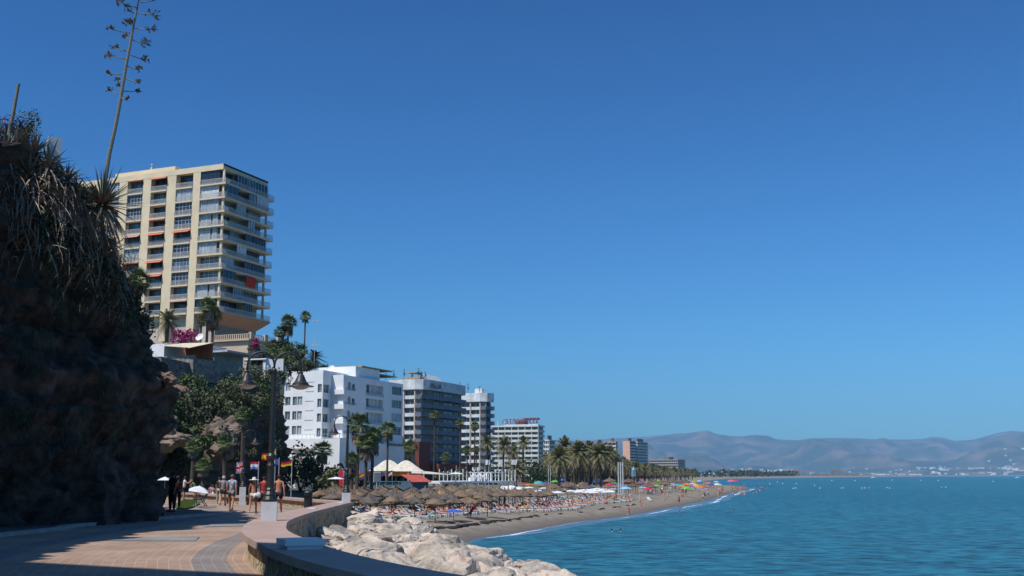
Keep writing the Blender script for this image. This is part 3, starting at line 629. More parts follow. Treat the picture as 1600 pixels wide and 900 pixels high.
# penthouse, aerial
mb = MB(); mb.box(6,16,-0+.8,13,zt,zt+2.3); mb.build('penthouse', WW, wb_)
mb = MB(); mb.box(8,21,.5,9,zt+2.35,zt+2.6); mb.box(12,24,.9,6,zt+1.4,zt+1.6); mb.build('roof_canopy', mat('tan_canopy', (.42,.3,.17), .8, scale=1), wb_)
mb = MB(); mb.tube([(3,9,zt),(3,9,zt+12)], .045, 5); [mb.tube([(3-w/2,9,zt+h),(3+w/2,9,zt+h)], .05, 4) for w, h in ((1.6,12),(1.0,11.4),(1.4,7))]; [mb.tube([(3,9-w/2,zt+h),(3,9+w/2,zt+h)], .05, 4) for w, h in ((1.6,11.8),(1.6,6.8))]; mb.build('aerial', RAILM, wb_)
m_ = MB(); m_.M = Matrix.Translation((.5,3.2,zt+1.2)) @ Matrix.Rotation(R(-60),4,'Y'); m_.lathe([(.05,0),(.5,.1),(.85,.3)],12,cap=False); m_.tube([(0,0,0),(-.3,0,-1)],.06); m_.build('satellite_dish', WHITE, wb_)
# lower annex
an, oa, za = bld('white_annex', 'low white annex with roof terrace in front of the stepped white block', 531, 685, 214)
LlA = along(oa, DL, 437, 681); LrA = along(oa, DR, 632, 690)
mb = MB(); sL = lambda px: along(oa, DL, px, 700); 
opx = [(sL(487), sL(461), za-4.6, za-2.0, 1.5), (sL(487), sL(462), za-7.2, za-5.4, 1.2), (sL(460), sL(457.5), za-2.5, za-1.2, .4)]
facade(mb, LO, *LFT, LlA, -2, za, opx); facade(mb, LO, *RGT, LrA, -2, za-.6, []); mb.quad((0,0,za),(8,0,za),(8,LlA,za),(0,LlA,za)); mb.quad((0,0,za-.6),(0,0,za),(8,0,za),(8,0,za-.6)); mb.quad((0,LlA,-2),(8,LlA,-2),(8,LlA,za),(0,LlA,za)); mb.build('wall', WW, an)
railing(an, LO, *LFT, .2, LlA-.3, za, -.3, .95, None, .9, .05); railing(an, LO, *RGT, .2, 8, za, -.3, .95, None, .9, .05)
for o in opx[:2]:
    mb = MB(); obx(mb, LO, *LFT, o[0]-.3, o[1]+.3, .003, 1.2, o[2]-.35, o[2]); obx(mb, LO, *LFT, o[0]-.3, o[1]+.3, .003, .5, o[3], o[3]+.25)
    for i in range(4): s = o[0]+(o[1]-o[0])*i/3; obx(mb, LO, *LFT, s-.2, s+.2, .75, 1.15, o[2], o[2]+.9)
    obx(mb, LO, *LFT, o[0]-.3, o[1]+.3, .8, 1.15, o[2]+.9, o[2]+1.05); mb.build('balcony', beige('cream_stone', (.62,.55,.43)), an)
# faint script lettering on the annex wall
def letters(par, txt, O, D, N, s, z, h, m, name='lettering', sp=1.0, th=.06):
    cu = bpy.data.curves.new('txt', 'FONT'); cu.body = txt; cu.size = h*1.4; cu.extrude = th; cu.space_character = sp
    t = bpy.data.objects.new('txt', cu); COL.objects.link(t); dg = bpy.context.evaluated_depsgraph_get(); me = bpy.data.meshes.new_from_object(t.evaluated_get(dg)); bpy.data.objects.remove(t)
    o = bpy.data.objects.new(name, me); COL.objects.link(o); me.materials.clear(); me.materials.append(m)
    M = Matrix.Identity(4); Z = Vector((0,0,1)); p = Vector(O)+D*s+Z*z+N*.1
    for i in range(3): M[i][0] = D[i]; M[i][1] = Z[i]; M[i][2] = N[i]; M[i][3] = p[i]
    me.transform(M); o.parent = par; return o
mb = MB()
s = along(oa, DR, 607, 690); z = za-1.0
for i in range(9):
    x = s+i*.9; mb.tube([(x,-.1,z),(x+.2,-.12,z+.7),(x+.42,-.1,z+.15),(x+.62,-.12,z+.5),(x+.8,-.1,z)], .06, 4)
mb.build('script_lettering', pm('sign_brown', (.25,.18,.15), .7), an)
# ---- hotels with curved balcony bands
def hotel(name, label, px, py, Y, pxr, pxl, pyb, nfl, crown, band, fh, gap=1.15, text=None, setb=True):
    c = P(px, py, Y); o2 = Vector((c.x, c.y)); t = thing(name, label, 'hotel', (c.x, c.y, 0), ROT); zt = c.z
    Lr_ = along(o2, DR, pxr, py); Ll_ = along(o2, DL, pxl, py); zc = zt-crown
    mb = MB(); mb.box(1.2, Lr_-1.2, 1.2, Ll_, -1, zc); mb.build('core', mat('pinkish_render', (.42,.33,.28), .85, (.36,.28,.25), 1), t)
    mb = MB()
    pts = [(-.2,Ll_),(-.2,3.2),(1.0,.6),(3.2,-.6),(Lr_*.6,-.9),(Lr_-1.5,-.6),(Lr_,.8),(Lr_,Ll_)]
    vs = [(x,y,z) for z in (zc,zt) for x,y in pts]; n = len(pts)
    mb.add(vs, [(i,i+1,i+1+n,i+n) for i in range(n-1)]+[tuple(range(n)), tuple(range(n,2*n))]); mb.build('crown', mat('crown_white', (.74,.74,.74), .8, scale=.5), t)
    BB = mat(band, {'slate_balcony': (.17,.19,.23), 'grey_balcony': (.20,.21,.24)}[band], .6, scale=.6)
    for k in range(nfl):
        z = zc-(k+1)*fh
        mb = MB(); inner = [(.9,3.0),(1.2,1.6),(3.4,.9),(Lr_*.6,.9),(Lr_-1.8,.9),(Lr_-1.2,1.4),(Lr_-.4,5)]
        out = [(0.0,3.0),(.2,.9),(3.2,-.75),(Lr_*.6,-1.3),(Lr_-1.2,-.8),(Lr_+1.2,.6),(Lr_+1.4,5)]
        n = len(out)
        for zz0, zz1, ins in ((z-.22,z,0),(z,z+gap,.12)):
            if not ins: vs = [(x,y,q) for q in (zz0,zz1) for x,y in out+inner[::-1]]; m_ = 2*n; mb.add(vs, [tuple(range(m_)), tuple(range(m_,2*m_))]+[(i,(i+1)%m_,(i+1)%m_+m_,i+m_) for i in range(m_)])
            else:
                o3 = [(x+(.1 if x < 1 else -.1 if x > Lr_ else 0), y+.12) for x, y in out]; vs = [(x,y,q) for q in (zz0,zz1) for x,y in out+o3[::-1]]; m_ = 2*n
                mb.add(vs, [tuple(range(m_)), tuple(range(m_,2*m_))]+[(i,(i+1)%m_,(i+1)%m_+m_,i+m_) for i in range(m_)])
        mb.build('balcony', BB, t)
        zh = z+fh-.25
        for s0, s1 in ((2.0,3.6),(Lr_*.3,Lr_*.42),(Lr_*.52,Lr_*.75),(Lr_*.8,Lr_*.88)):
            window(t, (0,1.2,0), *RGT, s0, s1, z, zh, .03, GLASS, FRD, 2)
        if setb:
            nb = 2; a0 = 3.4; w_ = (Ll_-a0)/nb if Ll_ < 12 else 4.2; nb = int((Ll_-a0)/w_+.5)
            for q in range(nb): window(t, (1.2,0,0), *LFT, a0+q*w_+.25, a0+(q+1)*w_-.25, z+.95, zh, -.0+.05, GLASS, FRM, 2)
            mb = MB()
            mb.box(.5,1.2,a0,Ll_,z-.2,z+.95); mb.build('sill_band', mat('crown_white', (.74,.74,.74), .8), t)
            if k == 0:
                for q in range(nb+1): mb = MB(); mb.box(.15,.55,a0+q*w_-.2,a0+q*w_+.2,-1,zc); mb.build('fin', mat('pink_fin', (.66,.52,.45), .8), t)
    return t, Lr_, Ll_, zt, zc
h1, L1, l1, z1, zc1 = hotel('hotel_tower', 'curved grey hotel with white crown, roof lettering and dark balcony bands', 662, 592, 366, 728, 608, 735, 10, 3.4, 'slate_balcony', 2.93)
o2 = Vector(h1.location[:2]); sM = lambda px: along(o2, DR, px, 600)
letters(h1, 'MELIÁ', (0,-1.0,0), *RGT, sM(668.5), z1-2.75, 1.9, pm('navy_letters', (.03,.04,.08), .5), sp=1.18)
for i in range(4):
    mb = MB(); v = [(6+i*3.6,2,z1+.1),(9.2+i*3.6,2,z1+.1),(9.2+i*3.6,5,z1+2.6),(6+i*3.6,5,z1+2.6)]; mb.add(v+[(x,y+.3,z) for x,y,z in v],[(0,1,2,3),(4,5,6,7),(0,1,5,4),(1,2,6,5),(2,3,7,6),(3,0,4,7)]); mb.build('solar_collector', pm('collector_white', (.6,.62,.64), .3), h1)
def mast(t, x, y, z, h):
    mb = MB(); mb.tube([(x,y,z),(x,y,z+h)], .07, 5)
    for q in range(3): zz = z+h*(.45+.25*q); mb.tube([(x-.5,y,zz),(x+.5,y,zz)], .05, 4); mb.tube([(x,y-.5,zz+.1),(x,y+.5,zz+.1)], .05, 4)
    mb.lathe([(.02,z+h*.5),(.25,z+h*.5+.1),(.25,z+h*.5+.4),(.02,z+h*.5+.5)], 6, (x+.4,y)); return mb.build('roof_mast', DARK, t)
for x, y, h in ((1,8,3.6),(1,5,2.2),(2,3,3.8),(3,2.5,2.6),(5,2,2.8),(1,12,3.4),(1,15,2.4)): mast(h1, x, y, z1, h)
mb = MB(); mb.box(3,9,3,9,z1,z1+1.1); mb.box(2.6,7,4,8,z1+2.4,z1+2.7); mb.build('plant_room', mat('tan_canopy', (.42,.3,.17)), h1)
h2_, L2, l2, z2, zc2 = hotel('hotel_tower', 'second narrower hotel tower with white crown behind the lettered one', 762, 613.5, 430, 772, 716, 735, 11, 3.4, 'slate_balcony', 2.95)
for x, y, h in ((1,4,2.6),(1,9,3.8),(2,13,4.6),(2,15,3)): mast(h2_, x, y, z2, h)
mb = MB(); mb.box(1,4,3,6,z2,z2+1.8); mb.build('plant_room', WHITE, h2_)
rb, orb, zr = bld('red_annex', 'dark red brick annex at the foot of the lettered hotel', 655, 690, 352)
mb = MB(); mb.box(0,8,0,along(orb,DL,628,690),-2,zr); mb.box(8.2,34,-3,6,-2,5.2); mb.build('wall', mat('dark_red_brick', (.21,.06,.045), .85, (.15,.045,.035), 1.5, .2), rb)
for i in range(3): window(rb, LO, *LFT, 1.5+i*3.4, 4+i*3.4, 6.5, 9.5, .06, GLASS, FRD, 2)
for i in range(5): window(rb, (8.2,-3,0), *RGT, 1.5+i*4.8, 4.6+i*4.8, .6, 3.6, .06, GLASS, FRD, 3)
# ---- striped white hotel with red roof letters
def slabblock(name, label, px, py, Y, pxr, pxl, nfl, fh, wallm, bandm, base=-1, rot=ROT, glass=GLASS, cols=6, cat='building', bh=1.1, blank=False):
    global DR, DL
    c = P(px, py, Y); o2 = Vector((c.x, c.y)); t = thing(name, label, cat, (c.x, c.y, 0), rot)
    d1 = Vector((math.cos(rot), math.sin(rot))); d2 = Vector((-d1.y, d1.x)); zt = c.z
    Lr_ = along(o2, d1, pxr, py); Ll_ = along(o2, d2, pxl, py)
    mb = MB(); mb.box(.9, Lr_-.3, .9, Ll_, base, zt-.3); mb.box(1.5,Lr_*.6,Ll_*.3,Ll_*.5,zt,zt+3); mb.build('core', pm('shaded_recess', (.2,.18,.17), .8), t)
    mb = MB(); mb.box(-.1, Lr_, -.1, Ll_+.1, zt-.9, zt); mb.build('roof', wallm, t)
    for k in range(nfl):
        z = zt-.9-(k+1)*fh
        mb = MB(); mb.box(0,.9,0,Ll_,z-.2,z+bh); mb.box(.9,Lr_,0,.9,z-.2,z+bh); mb.build('balcony', bandm, t)
        for q in range(3):
            s = .12+q*.3; window(t, (0,.9,0), *RGT, Lr_*s+.9, Lr_*(s+.2)+.9, z+.1, z+fh-.3, .04, glass, FRM, 2)
        if not blank: window(t, (.9,0,0), *LFT, Ll_*.02+.5, Ll_*.98, z+.1, z+fh-.3, .05, glass, FRM, cols)
    if blank: mb = MB(); mb.box(-.05,.88,.5,Ll_,base,zt-.9); mb.build('blank_wall', wallm, t)
    mb = MB()
    for q in range(cols+1): y = Ll_*q/cols; mb.box(.1,.9,y-.15,y+.15,base,zt-.9) if 0 < q < cols else mb.box(.1,.9,max(0,y-.3),min(Ll_,y+.3)-.01,base,zt-.9)
    mb.build('partition', wallm, t)
    return t, Lr_, Ll_, zt
WH2 = mat('hotel_white', (.66,.64,.58), .8, (.58,.56,.52), .4); 
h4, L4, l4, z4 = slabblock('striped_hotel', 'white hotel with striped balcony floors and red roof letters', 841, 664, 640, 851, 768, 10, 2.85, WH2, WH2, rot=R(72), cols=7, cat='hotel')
mb = MB(); rr = random.Random(5); LRED = pm('sign_red', (.34,.06,.10), .5)
for i in range(11):
    y = l4*.66-i*1.75; k = rr.randint(0,3); x = .3; z = z4+1.0
    for a, b in ([((y,z),(y,z+2)),((y,z+2),(y-1.1,z+2)),((y-1.1,z+2),(y-1.1,z))], [((y,z),(y-.6,z+2)),((y-.6,z+2),(y-1.2,z))], [((y,z),(y,z+2)),((y,z),(y-1.1,z))], [((y,z),(y,z+2)),((y,z+2),(y-1,z+1.3)),((y,z+1),(y-1,z))])[k]:
        mb.tube([(x,a[0],a[1]),(x,b[0],b[1])], .22, 4)
mb.tube([(.3,l4*.72+1.4*math.cos(i*.6),z4+2+1.2*math.sin(i*.6)) for i in range(12)], .2, 4); mb.build('roof_lettering', LRED, h4)
mb = MB(); [mb.tube([(.3,l4*.7-i*2.3,z4+3.6),(.3,l4*.7-i*2.3-1.5,z4+3.6)], .28, 4) for i in range(9)]; mb.build('small_lettering', LRED, h4)
mb = MB(); mb.box(.4,4,.3,9,z4+3.2,z4+4.2); mb.build('roof_tank_house', pm('plant_dark', (.06,.06,.07), .7), h4); mb = MB(); mb.box(.4,4,.3,l4*.74,z4,z4+.4); [mb.box(.5,.7,i*4.0+1,i*4.0+1.2,z4,z4+3.2) for i in range(7)]; mb.build('sign_frame', WHITE, h4)
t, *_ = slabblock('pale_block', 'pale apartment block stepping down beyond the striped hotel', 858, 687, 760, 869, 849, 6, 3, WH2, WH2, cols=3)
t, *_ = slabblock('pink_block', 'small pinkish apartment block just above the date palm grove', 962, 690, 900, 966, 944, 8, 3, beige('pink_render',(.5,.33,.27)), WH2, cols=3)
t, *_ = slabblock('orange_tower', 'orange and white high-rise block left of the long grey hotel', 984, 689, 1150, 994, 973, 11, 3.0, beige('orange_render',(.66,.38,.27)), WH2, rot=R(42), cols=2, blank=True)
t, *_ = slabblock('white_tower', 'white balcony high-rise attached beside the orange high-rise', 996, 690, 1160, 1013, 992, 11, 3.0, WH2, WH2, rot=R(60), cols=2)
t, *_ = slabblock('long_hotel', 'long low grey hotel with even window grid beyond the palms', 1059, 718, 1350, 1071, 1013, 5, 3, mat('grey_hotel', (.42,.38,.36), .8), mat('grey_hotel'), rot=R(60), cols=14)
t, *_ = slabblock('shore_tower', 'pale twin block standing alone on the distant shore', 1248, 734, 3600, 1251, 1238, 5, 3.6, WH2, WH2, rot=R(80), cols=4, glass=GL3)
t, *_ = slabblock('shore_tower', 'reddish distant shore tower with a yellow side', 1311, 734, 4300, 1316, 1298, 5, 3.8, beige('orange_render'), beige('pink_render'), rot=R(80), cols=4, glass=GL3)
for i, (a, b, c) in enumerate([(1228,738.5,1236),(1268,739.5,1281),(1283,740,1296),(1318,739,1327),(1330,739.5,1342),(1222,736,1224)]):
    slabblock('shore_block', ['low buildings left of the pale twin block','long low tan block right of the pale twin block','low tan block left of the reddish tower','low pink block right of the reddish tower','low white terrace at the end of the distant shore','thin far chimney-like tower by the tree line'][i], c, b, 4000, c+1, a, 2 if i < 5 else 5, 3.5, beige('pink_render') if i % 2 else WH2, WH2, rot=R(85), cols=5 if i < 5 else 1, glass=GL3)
# building behind the viewer whose shade crosses the paving, and an added cliff-shading block
def shadebox(name, label, far0, far1, dep, z0, z1, m):
    a = Vector(far0); b = Vector(far1); d = (b-a).normalized(); nn = Vector((d.y,-d.x))*dep
    t = thing(name, label, 'building', (a.x, a.y, 0), math.atan2(d.y, d.x)); L_ = (b-a).length
    mb = MB(); ops = []
    for i in range(max(1, int(L_/3.2))):
        for k in range(int((z1-z0)/3.2)): ops.append((.8+i*3.2, 2.4+i*3.2, z0+.9+k*3.2, z0+2.5+k*3.2, .3))
    mb2 = MB(); mb2.M = None
    facade(mb, LO, Vector((1,0,0)), Vector((0,1,0)), L_, z0, z1, ops)
    mb.quad((0,0,z0),(0,-dep,z0),(0,-dep,z1),(0,0,z1)); mb.quad((L_,0,z0),(L_,-dep,z0),(L_,-dep,z1),(L_,0,z1)); mb.quad((0,-dep,z0),(L_,-dep,z0),(L_,-dep,z1),(0,-dep,z1)); mb.quad((0,0,z1),(L_,0,z1),(L_,-dep,z1),(0,-dep,z1)); mb.build('wall', m, t)
    return t
HS = 26; sh = Vector((-SDIR.x/SDIR.z, -SDIR.y/SDIR.z))*HS
e0 = Vector((-9.8,21.9)); e1 = Vector((-4.11,18.9)); dd = (e1-e0).normalized()
p0 = e0-sh; p1 = e1-sh+dd*7.0
shadebox('headland_building', 'tall pale building on the headland behind the viewer', (p0.x-dd.x*2, p0.y-dd.y*2), (p1.x, p1.y), 30, 0, HS, BEI)

shadebox('cliff_shade_block', 'unseen pale block added beyond the left edge to shade the near cliff', (-48,32), (-29.3,32), 10, 11, 32.5, BEI)  # added out of view to keep the near cliff face in shade
# ================================================================== PLANTS
LEAF = mat('leaf_green', (.085,.12,.035), .6, (.05,.075,.025), 1.5, island=.45)
LEAFD = mat('leaf_dark', (.045,.065,.025), .6, (.025,.04,.018), 1.5, island=.45)
LEAFO = mat('leaf_olive', (.14,.14,.06), .7, (.09,.095,.045), 1.5, island=.4)
PALMG = mat('palm_frond', (.17,.21,.07), .5, (.11,.15,.05), 1, island=.35)
PALMO = mat('date_frond', (.22,.205,.09), .55, (.14,.135,.06), 1, island=.35)
DEAD = mat('dead_frond', (.27,.20,.13), .9, (.17,.12,.08), 1.5, island=.35)
STRAW = mat('dry_leaf', (.42,.32,.24), .9, (.22,.17,.13), 2, island=.4)
PINKF = mat('bougainvillea', (.40,.02,.14), .7, (.25,.01,.10), 3, island=.3)
def rdir(r, up=0):
    while 1:
        v = Vector((r.uniform(-1,1), r.uniform(-1,1), r.uniform(-1,1)))
        if .05 < v.length < 1: v.normalize(); v.z += up; return v.normalized()
def leafcloud(mb, c, rad, n, size, r, mi=0, flat=1.0, shell=.5):
    c = Vector(c)
    for _ in range(n):
        d = rdir(r); k = shell+(1-shell)*r.random()**.6
        p = c+Vector((d.x*rad[0], d.y*rad[1], d.z*rad[2]))*k*r.uniform(.85,1.1)
        u = rdir(r); w = u.cross(rdir(r)).normalized(); s = size*r.uniform(.6,1.4)
        mb.add([p-u*s, p-w*s*.45, p+u*s, p+w*s*.45], [(0,1,2,3)], mi)
def bush(name, label, c, rad, n=500, size=.2, m=None, seed=0, cat='bush', group=None, lobes=7, stem=True):
    r = random.Random(seed+int(c[0]*13+c[1]*7)); t = thing(name, label, cat, c, 0, group); mb = MB()
    for i in range(lobes):
        d = rdir(r); k = r.uniform(.35,.6); cc = (d.x*rad[0]*.62, d.y*rad[1]*.62, rad[2]*(.55+d.z*.5)); leafcloud(mb, cc, [q*k for q in rad], n//lobes, size, r, 0)
    mb.build('foliage', m or LEAF, t)
    mb = MB()
    for i in range(4): a = r.uniform(0,6.3); mb.tube([(0,0,-.4),(math.cos(a)*rad[0]*.2,math.sin(a)*rad[1]*.2,rad[2]*.4),(math.cos(a)*rad[0]*.5,math.sin(a)*rad[1]*.5,rad[2]*.8)], [.09*rad[2]**.5,.06,.02], 5)
    mb.build('stem', TRUNK, t); return t
# ---- palms
def fan_palm(name, H, seed, cr=1.5, skirt=.5, tr=.17, dense=1.0):
    r = random.Random(seed); t = thing(name, 'palm', 'palm tree'); mb = MB()
    bend = r.uniform(-.25,.25); pts = [(bend*math.sin(i/6*1.5), 0, H*i/6) for i in range(7)]; top = Vector(pts[-1])
    mb.tube([(pts[0][0],0,-.6)]+pts, [tr*1.5,tr*1.45]+[tr*(1.15-.03*i) for i in range(6)], 8); mb.build('trunk', TRUNK, t)
    mb = MB(); dead = MB()
    n = int(42*dense)
    for i in range(n):
        el = R(80-105*(i/n)**.8)+r.uniform(-.15,.15); az = i*2.4+r.uniform(-.3,.3)
        d = Vector((math.cos(az)*math.cos(el), math.sin(az)*math.cos(el), math.sin(el))); L_ = cr*r.uniform(.42,.62)
        p = top+d*L_; mb.tube([top, top+d*L_*.5+Vector((0,0,.02)), p], .018*cr, 3)
        side = d.cross(Vector((0,0,1))).normalized(); upv = side.cross(d)
        for k in range(11):
            a = R(-80+160*k/10); v = d*math.cos(a)+side*math.sin(a); q = p+v*cr*.55*r.uniform(.85,1.1)+Vector((0,0,-.12*cr*abs(math.sin(a))-.08*cr)); w = (side*math.cos(a)-d*math.sin(a))*.033*cr
            m1 = p+v*cr*.2; mb.add([p, m1+w+upv*.02, q, m1-w+upv*.02], [(0,1,2,3)])
    for i in range(int(26*skirt/.5) if skirt else 0):
        az = i*2.4; z0 = -r.uniform(0,.9)*skirt*cr; L_ = cr*r.uniform(.5,.9); p = top+Vector((math.cos(az)*tr, math.sin(az)*tr, z0))
        o = Vector((math.cos(az),math.sin(az),0)); s = Vector((-o.y,o.x,0))
        for k in (-1,0,1): w = s*.09*cr; q = p+o*L_*.4+s*k*.22*cr+Vector((0,0,-L_*.85)); mb_ = (p+q)/2+o*.14*cr; dead.add([p, mb_+w, q, mb_-w], [(0,1,2,3)])
    mb.build('crown', PALMG, t)
    if skirt: dead.build('dead_fronds', DEAD, t)
    return t
def date_palm(name, H, seed, cr=3.6, tr=.32, n=46, m=None, low=-50):
    r = random.Random(seed); t = thing(name, 'palm', 'palm tree'); mb = MB(); lean = r.uniform(-.4,.4)
    pts = [(lean*(i/5)**2, 0, H*i/5) for i in range(6)]; mb.tube([(0,0,-.6)]+pts, [tr*1.25]*2+[tr]*4+[tr*1.25], 9); mb.build('trunk', TRUNK, t); top = Vector(pts[-1])
    mb = MB(); dd = MB()
    for i in range(n):
        f = i/n; el = R(85-(85-low)*f**.9)+r.uniform(-.12,.12); az = i*2.4+r.uniform(-.2,.2); L_ = cr*r.uniform(.85,1.1)
        d = Vector((math.cos(az)*math.cos(el), math.sin(az)*math.cos(el), math.sin(el))); droop = .55+.25*r.random()
        pt = [top+d*L_*s+Vector((0,0,-droop*L_*s*s*.62)) for s in (0,.2,.4,.6,.8,1)]
        tgt = dd if f > .88 else mb
        tgt.tube(pt, [.035,.03,.025,.02,.015,.006], 3, cap=False)
        for s in range(1, 19):
            u = s/19*5; k = min(int(u),4); p = pt[k].lerp(pt[k+1], u-k); tg = (pt[k+1]-pt[k]).normalized(); sd = tg.cross(Vector((0,0,1))).normalized(); ll = cr*.2*math.sin(math.pi*min(1,(s+2)/21))
            for sg in (-1,1):
                v = (tg*.55+sd*sg*.8+Vector((0,0,-.28+r.uniform(-.15,.1)))).normalized(); w = tg*.07*cr/3
                tgt.add([p-w, p+w, p+v*ll], [(0,1,2)])
    mb.build('crown', m or PALMO, t); dd.build('dead_fronds', DEAD, t)
    return t
FP = [Proto(fan_palm('fan_palm', 1, s, 1.5, .5)) for s in ()]
def palm(kind, px, py, Y, gz, label, cr, seed=1, group='palms along the seafront', **k):
    c = P(px, py, Y); H = c.z-gz
    if kind == 'f': t = fan_palm('fan_palm', H, seed, cr, **k)
    else: t = date_palm('date_palm', H, seed, cr, **k)
    t.location = (c.x, c.y, gz); t.rotation_euler[2] = seed*1.3; t['label'] = label; return t
for a in [
 ('f',382,649,118,-.9,'tall fan palm with thin trunk against the far cliff, right of the small ones',1.9,1),
 ('f',354,692,112,-.9,'shaggy fan palm below the pale rock outcrop of the far cliff',1.9,2),
 ('f',301,700,98,-.9,'slender fan palm at the foot of the far cliff behind the white umbrella',1.5,3),
 ('f',319,729,92,-.9,'short fan palm with brown hanging fronds left of the flags',1.4,4),
 ('f',503,706,178,-.9,'fan palm in front of the white annex balconies',2.6,5),
 ('f',560,664,170,-.9,'tallest fan palm of the cluster behind the second street lamp',2.8,6),
 ('f',572,690,166,-.9,'shaggy fan palm in the cluster right of the second street lamp',2.7,7),
 ('f',582,684,172,-.9,'fan palm with green top at the right of the lamp cluster',2.5,8),
 ('f',550,719,160,-.9,'short fan palm just right of the second street lamp post',1.8,9),
 ('f',606,672,190,-.9,'single straight fan palm before the shaded side of the white block',2.4,10),
 ('f',641,699,230,-.9,'fan palm in front of the dark red annex',2.6,12),
 ('f',679,650,262,-.9,'very tall thin fan palm in front of the lettered hotel',2.5,13),
 ('f',720,661,290,-.9,'tall thin fan palm at the seaward end of the lettered hotel',2.3,14),
 ('f',741,666,300,-.9,'tall thin fan palm in front of the second hotel tower',2.6,15),
 ('f',696,715,235,-.9,'small fan palm beneath the lettered hotel balconies',2.2,16),
 ('f',730,703,300,-.9,'fan palm low between the two hotel towers',2.6,17),
 ('f',744,703,310,-.9,'second low fan palm before the second hotel tower',2.4,18),
 ('d',760,690,290,-.9,'grey green date palm before the second hotel tower',3.3,19),
 ('d',786,696,330,-.9,'date palm in front of the left part of the striped hotel',5.0,20),
 ('d',817,691,335,-.9,'tall date palm in front of the middle of the striped hotel',3.6,21),
 ('d',804,706,340,-.9,'lower date palm between two taller ones before the striped hotel',4.2,22),
 ('d',806,733,270,-.9,'short broad date palm beside the white beach terrace',3.9,23),
 ('d',873,714,290,-.9,'big date palm at the left end of the grove',4.3,24),
 ('d',883,696,330,-.9,'tall date palm at the back left of the grove',4.0,25),
 ('d',905,706,300,-.9,'big date palm in the middle of the grove',4.6,26),
 ('d',938,708,300,-.9,'big date palm at the right end of the grove',4.7,27),
 ('d',920,702,340,-.9,'date palm at the back of the grove between the two big ones',4.2,28),
 ('d',952,709,330,-.9,'date palm at the far right edge of the grove',3.8,29),
 ('d',893,712,345,-.9,'date palm with shaded trunk inside the grove',3.8,30),
 ('d',928,714,350,-.9,'low crowned date palm behind the right of the grove',3.8,31),
 ('d',852,716,360,-.9,'thin date palm just left of the grove',3.2,32),
 ('d',262,500,172,14,'date palm on the cliff top in front of the tower pillars',2.9,40),
 ('f',325,480,176,15,'tall shaggy fan palm in front of the tower corner',2.4,41),
 ('f',334,492,178,15,'second shaggy fan palm close beside the tower corner palm',2.3,42),
 ('f',316,500,175,15,'low fan palm at the left foot of the tower corner palms',1.8,43),
 ('f',451,504,262,22,'broad dark fan palm right of the tower on the skyline',3.0,44),
 ('f',477,495,262,22,'tall thin fan palm standing alone on the skyline',2.1,45),
 ('f',440,520,262,22,'lower fan palm beside the broad one right of the tower',2.5,46),
 ('d',491,560,256,21,'dark date palm above the left end of the white block roof',3.6,47),
 ('f',470,549,258,21,'fan palm behind the nearest lamp arm on the hill',2.7,48),
 ('f',427,547,186,16,'fan palm between the nearest lamp arms on the hill',1.7,49)]:
    kw = {}
    if a[0] == 'f': a = a[:6]+(a[6]*(.82 if a[7] >= 44 else .8 if a[7] in (5,6,7,8,9,10,12,41,42) else .62),)+a[7:]
    if a[7] in (13,14,15,45): kw = dict(skirt=.35, tr=.17)
    if a[7] in (6,7,8,9,41,42,44): kw = dict(skirt=1.0, tr=.22, dense=1.3)
    if a[7] in (24,25,26,27,28,29,30,31): kw = dict(tr=.34, n=66); a = a[:6]+(a[6]*1.15,)+a[7:]
    if a[7] == 47: kw = dict(m=LEAFD)
    palm(*a, **kw)
# grove: more trunks and crowns, nothing tells them apart
gp = [Proto(date_palm('date_palm', 9.6, 60+i, 5.0, .32, 60)) for i in range(2)]
rg = random.Random(9)
for i, px in enumerate([866,878,887,897,901,911,914,923,931,934,944,948,958]):
    Y = rg.uniform(325,385); a, b, c = ray(px, 740); gp[i % 2].put((a/b*Y, Y, -.9), rg.uniform(0,6), rg.uniform(.8,1.0), 'one of the crowded date palms whose trunks make the dark grove', 'crowded date palms of the grove')
gq = [Proto(date_palm('date_palm', 6.6, 70+i, 4.2, .25, 44, low=-50)) for i in range(2)]
for i in range(60):
    px = 962+i*2.1+rg.uniform(-3,3); Y = 400+i*5.5+rg.uniform(-35,45); a, b, c = ray(px, 740)
    s = interp(px, [(960,1.1),(990,.85),(1090,.7)])*rg.uniform(.85,1.1); gq[i % 2].put((a/b*Y, Y, -.9), rg.uniform(0,6), s, 'one of the palms in the row along the far beach', 'row of palms along the far beach')
# far wood as one mass
mb = MB()
for i in range(620):
    px = rg.uniform(1040,1245) if i < 250 else rg.uniform(960,1060) if i < 400 else rg.uniform(845,1010); Y = interp(px, [(845,395),(960,430),(1010,620),(1060,800),(1100,1000),(1245,2900)])*rg.uniform(.95,1.35); a, b, c = ray(px, 742); x = min(a/b*Y, xs(Y)-60); h = interp(px, [(845,7),(955,7),(960,9),(1060,12),(1100,11),(1245,13)])*rg.uniform(.6,1.1)
    leafcloud(mb, (x, Y, -.9+h*.5), (h*.7,h*.7,h*.55), 26, h*.24, rg, 0, shell=.6)
tag(mb.build('woodland', LEAFD), 'dark green wood behind the far end of the beach', 'wood', kind='stuff')
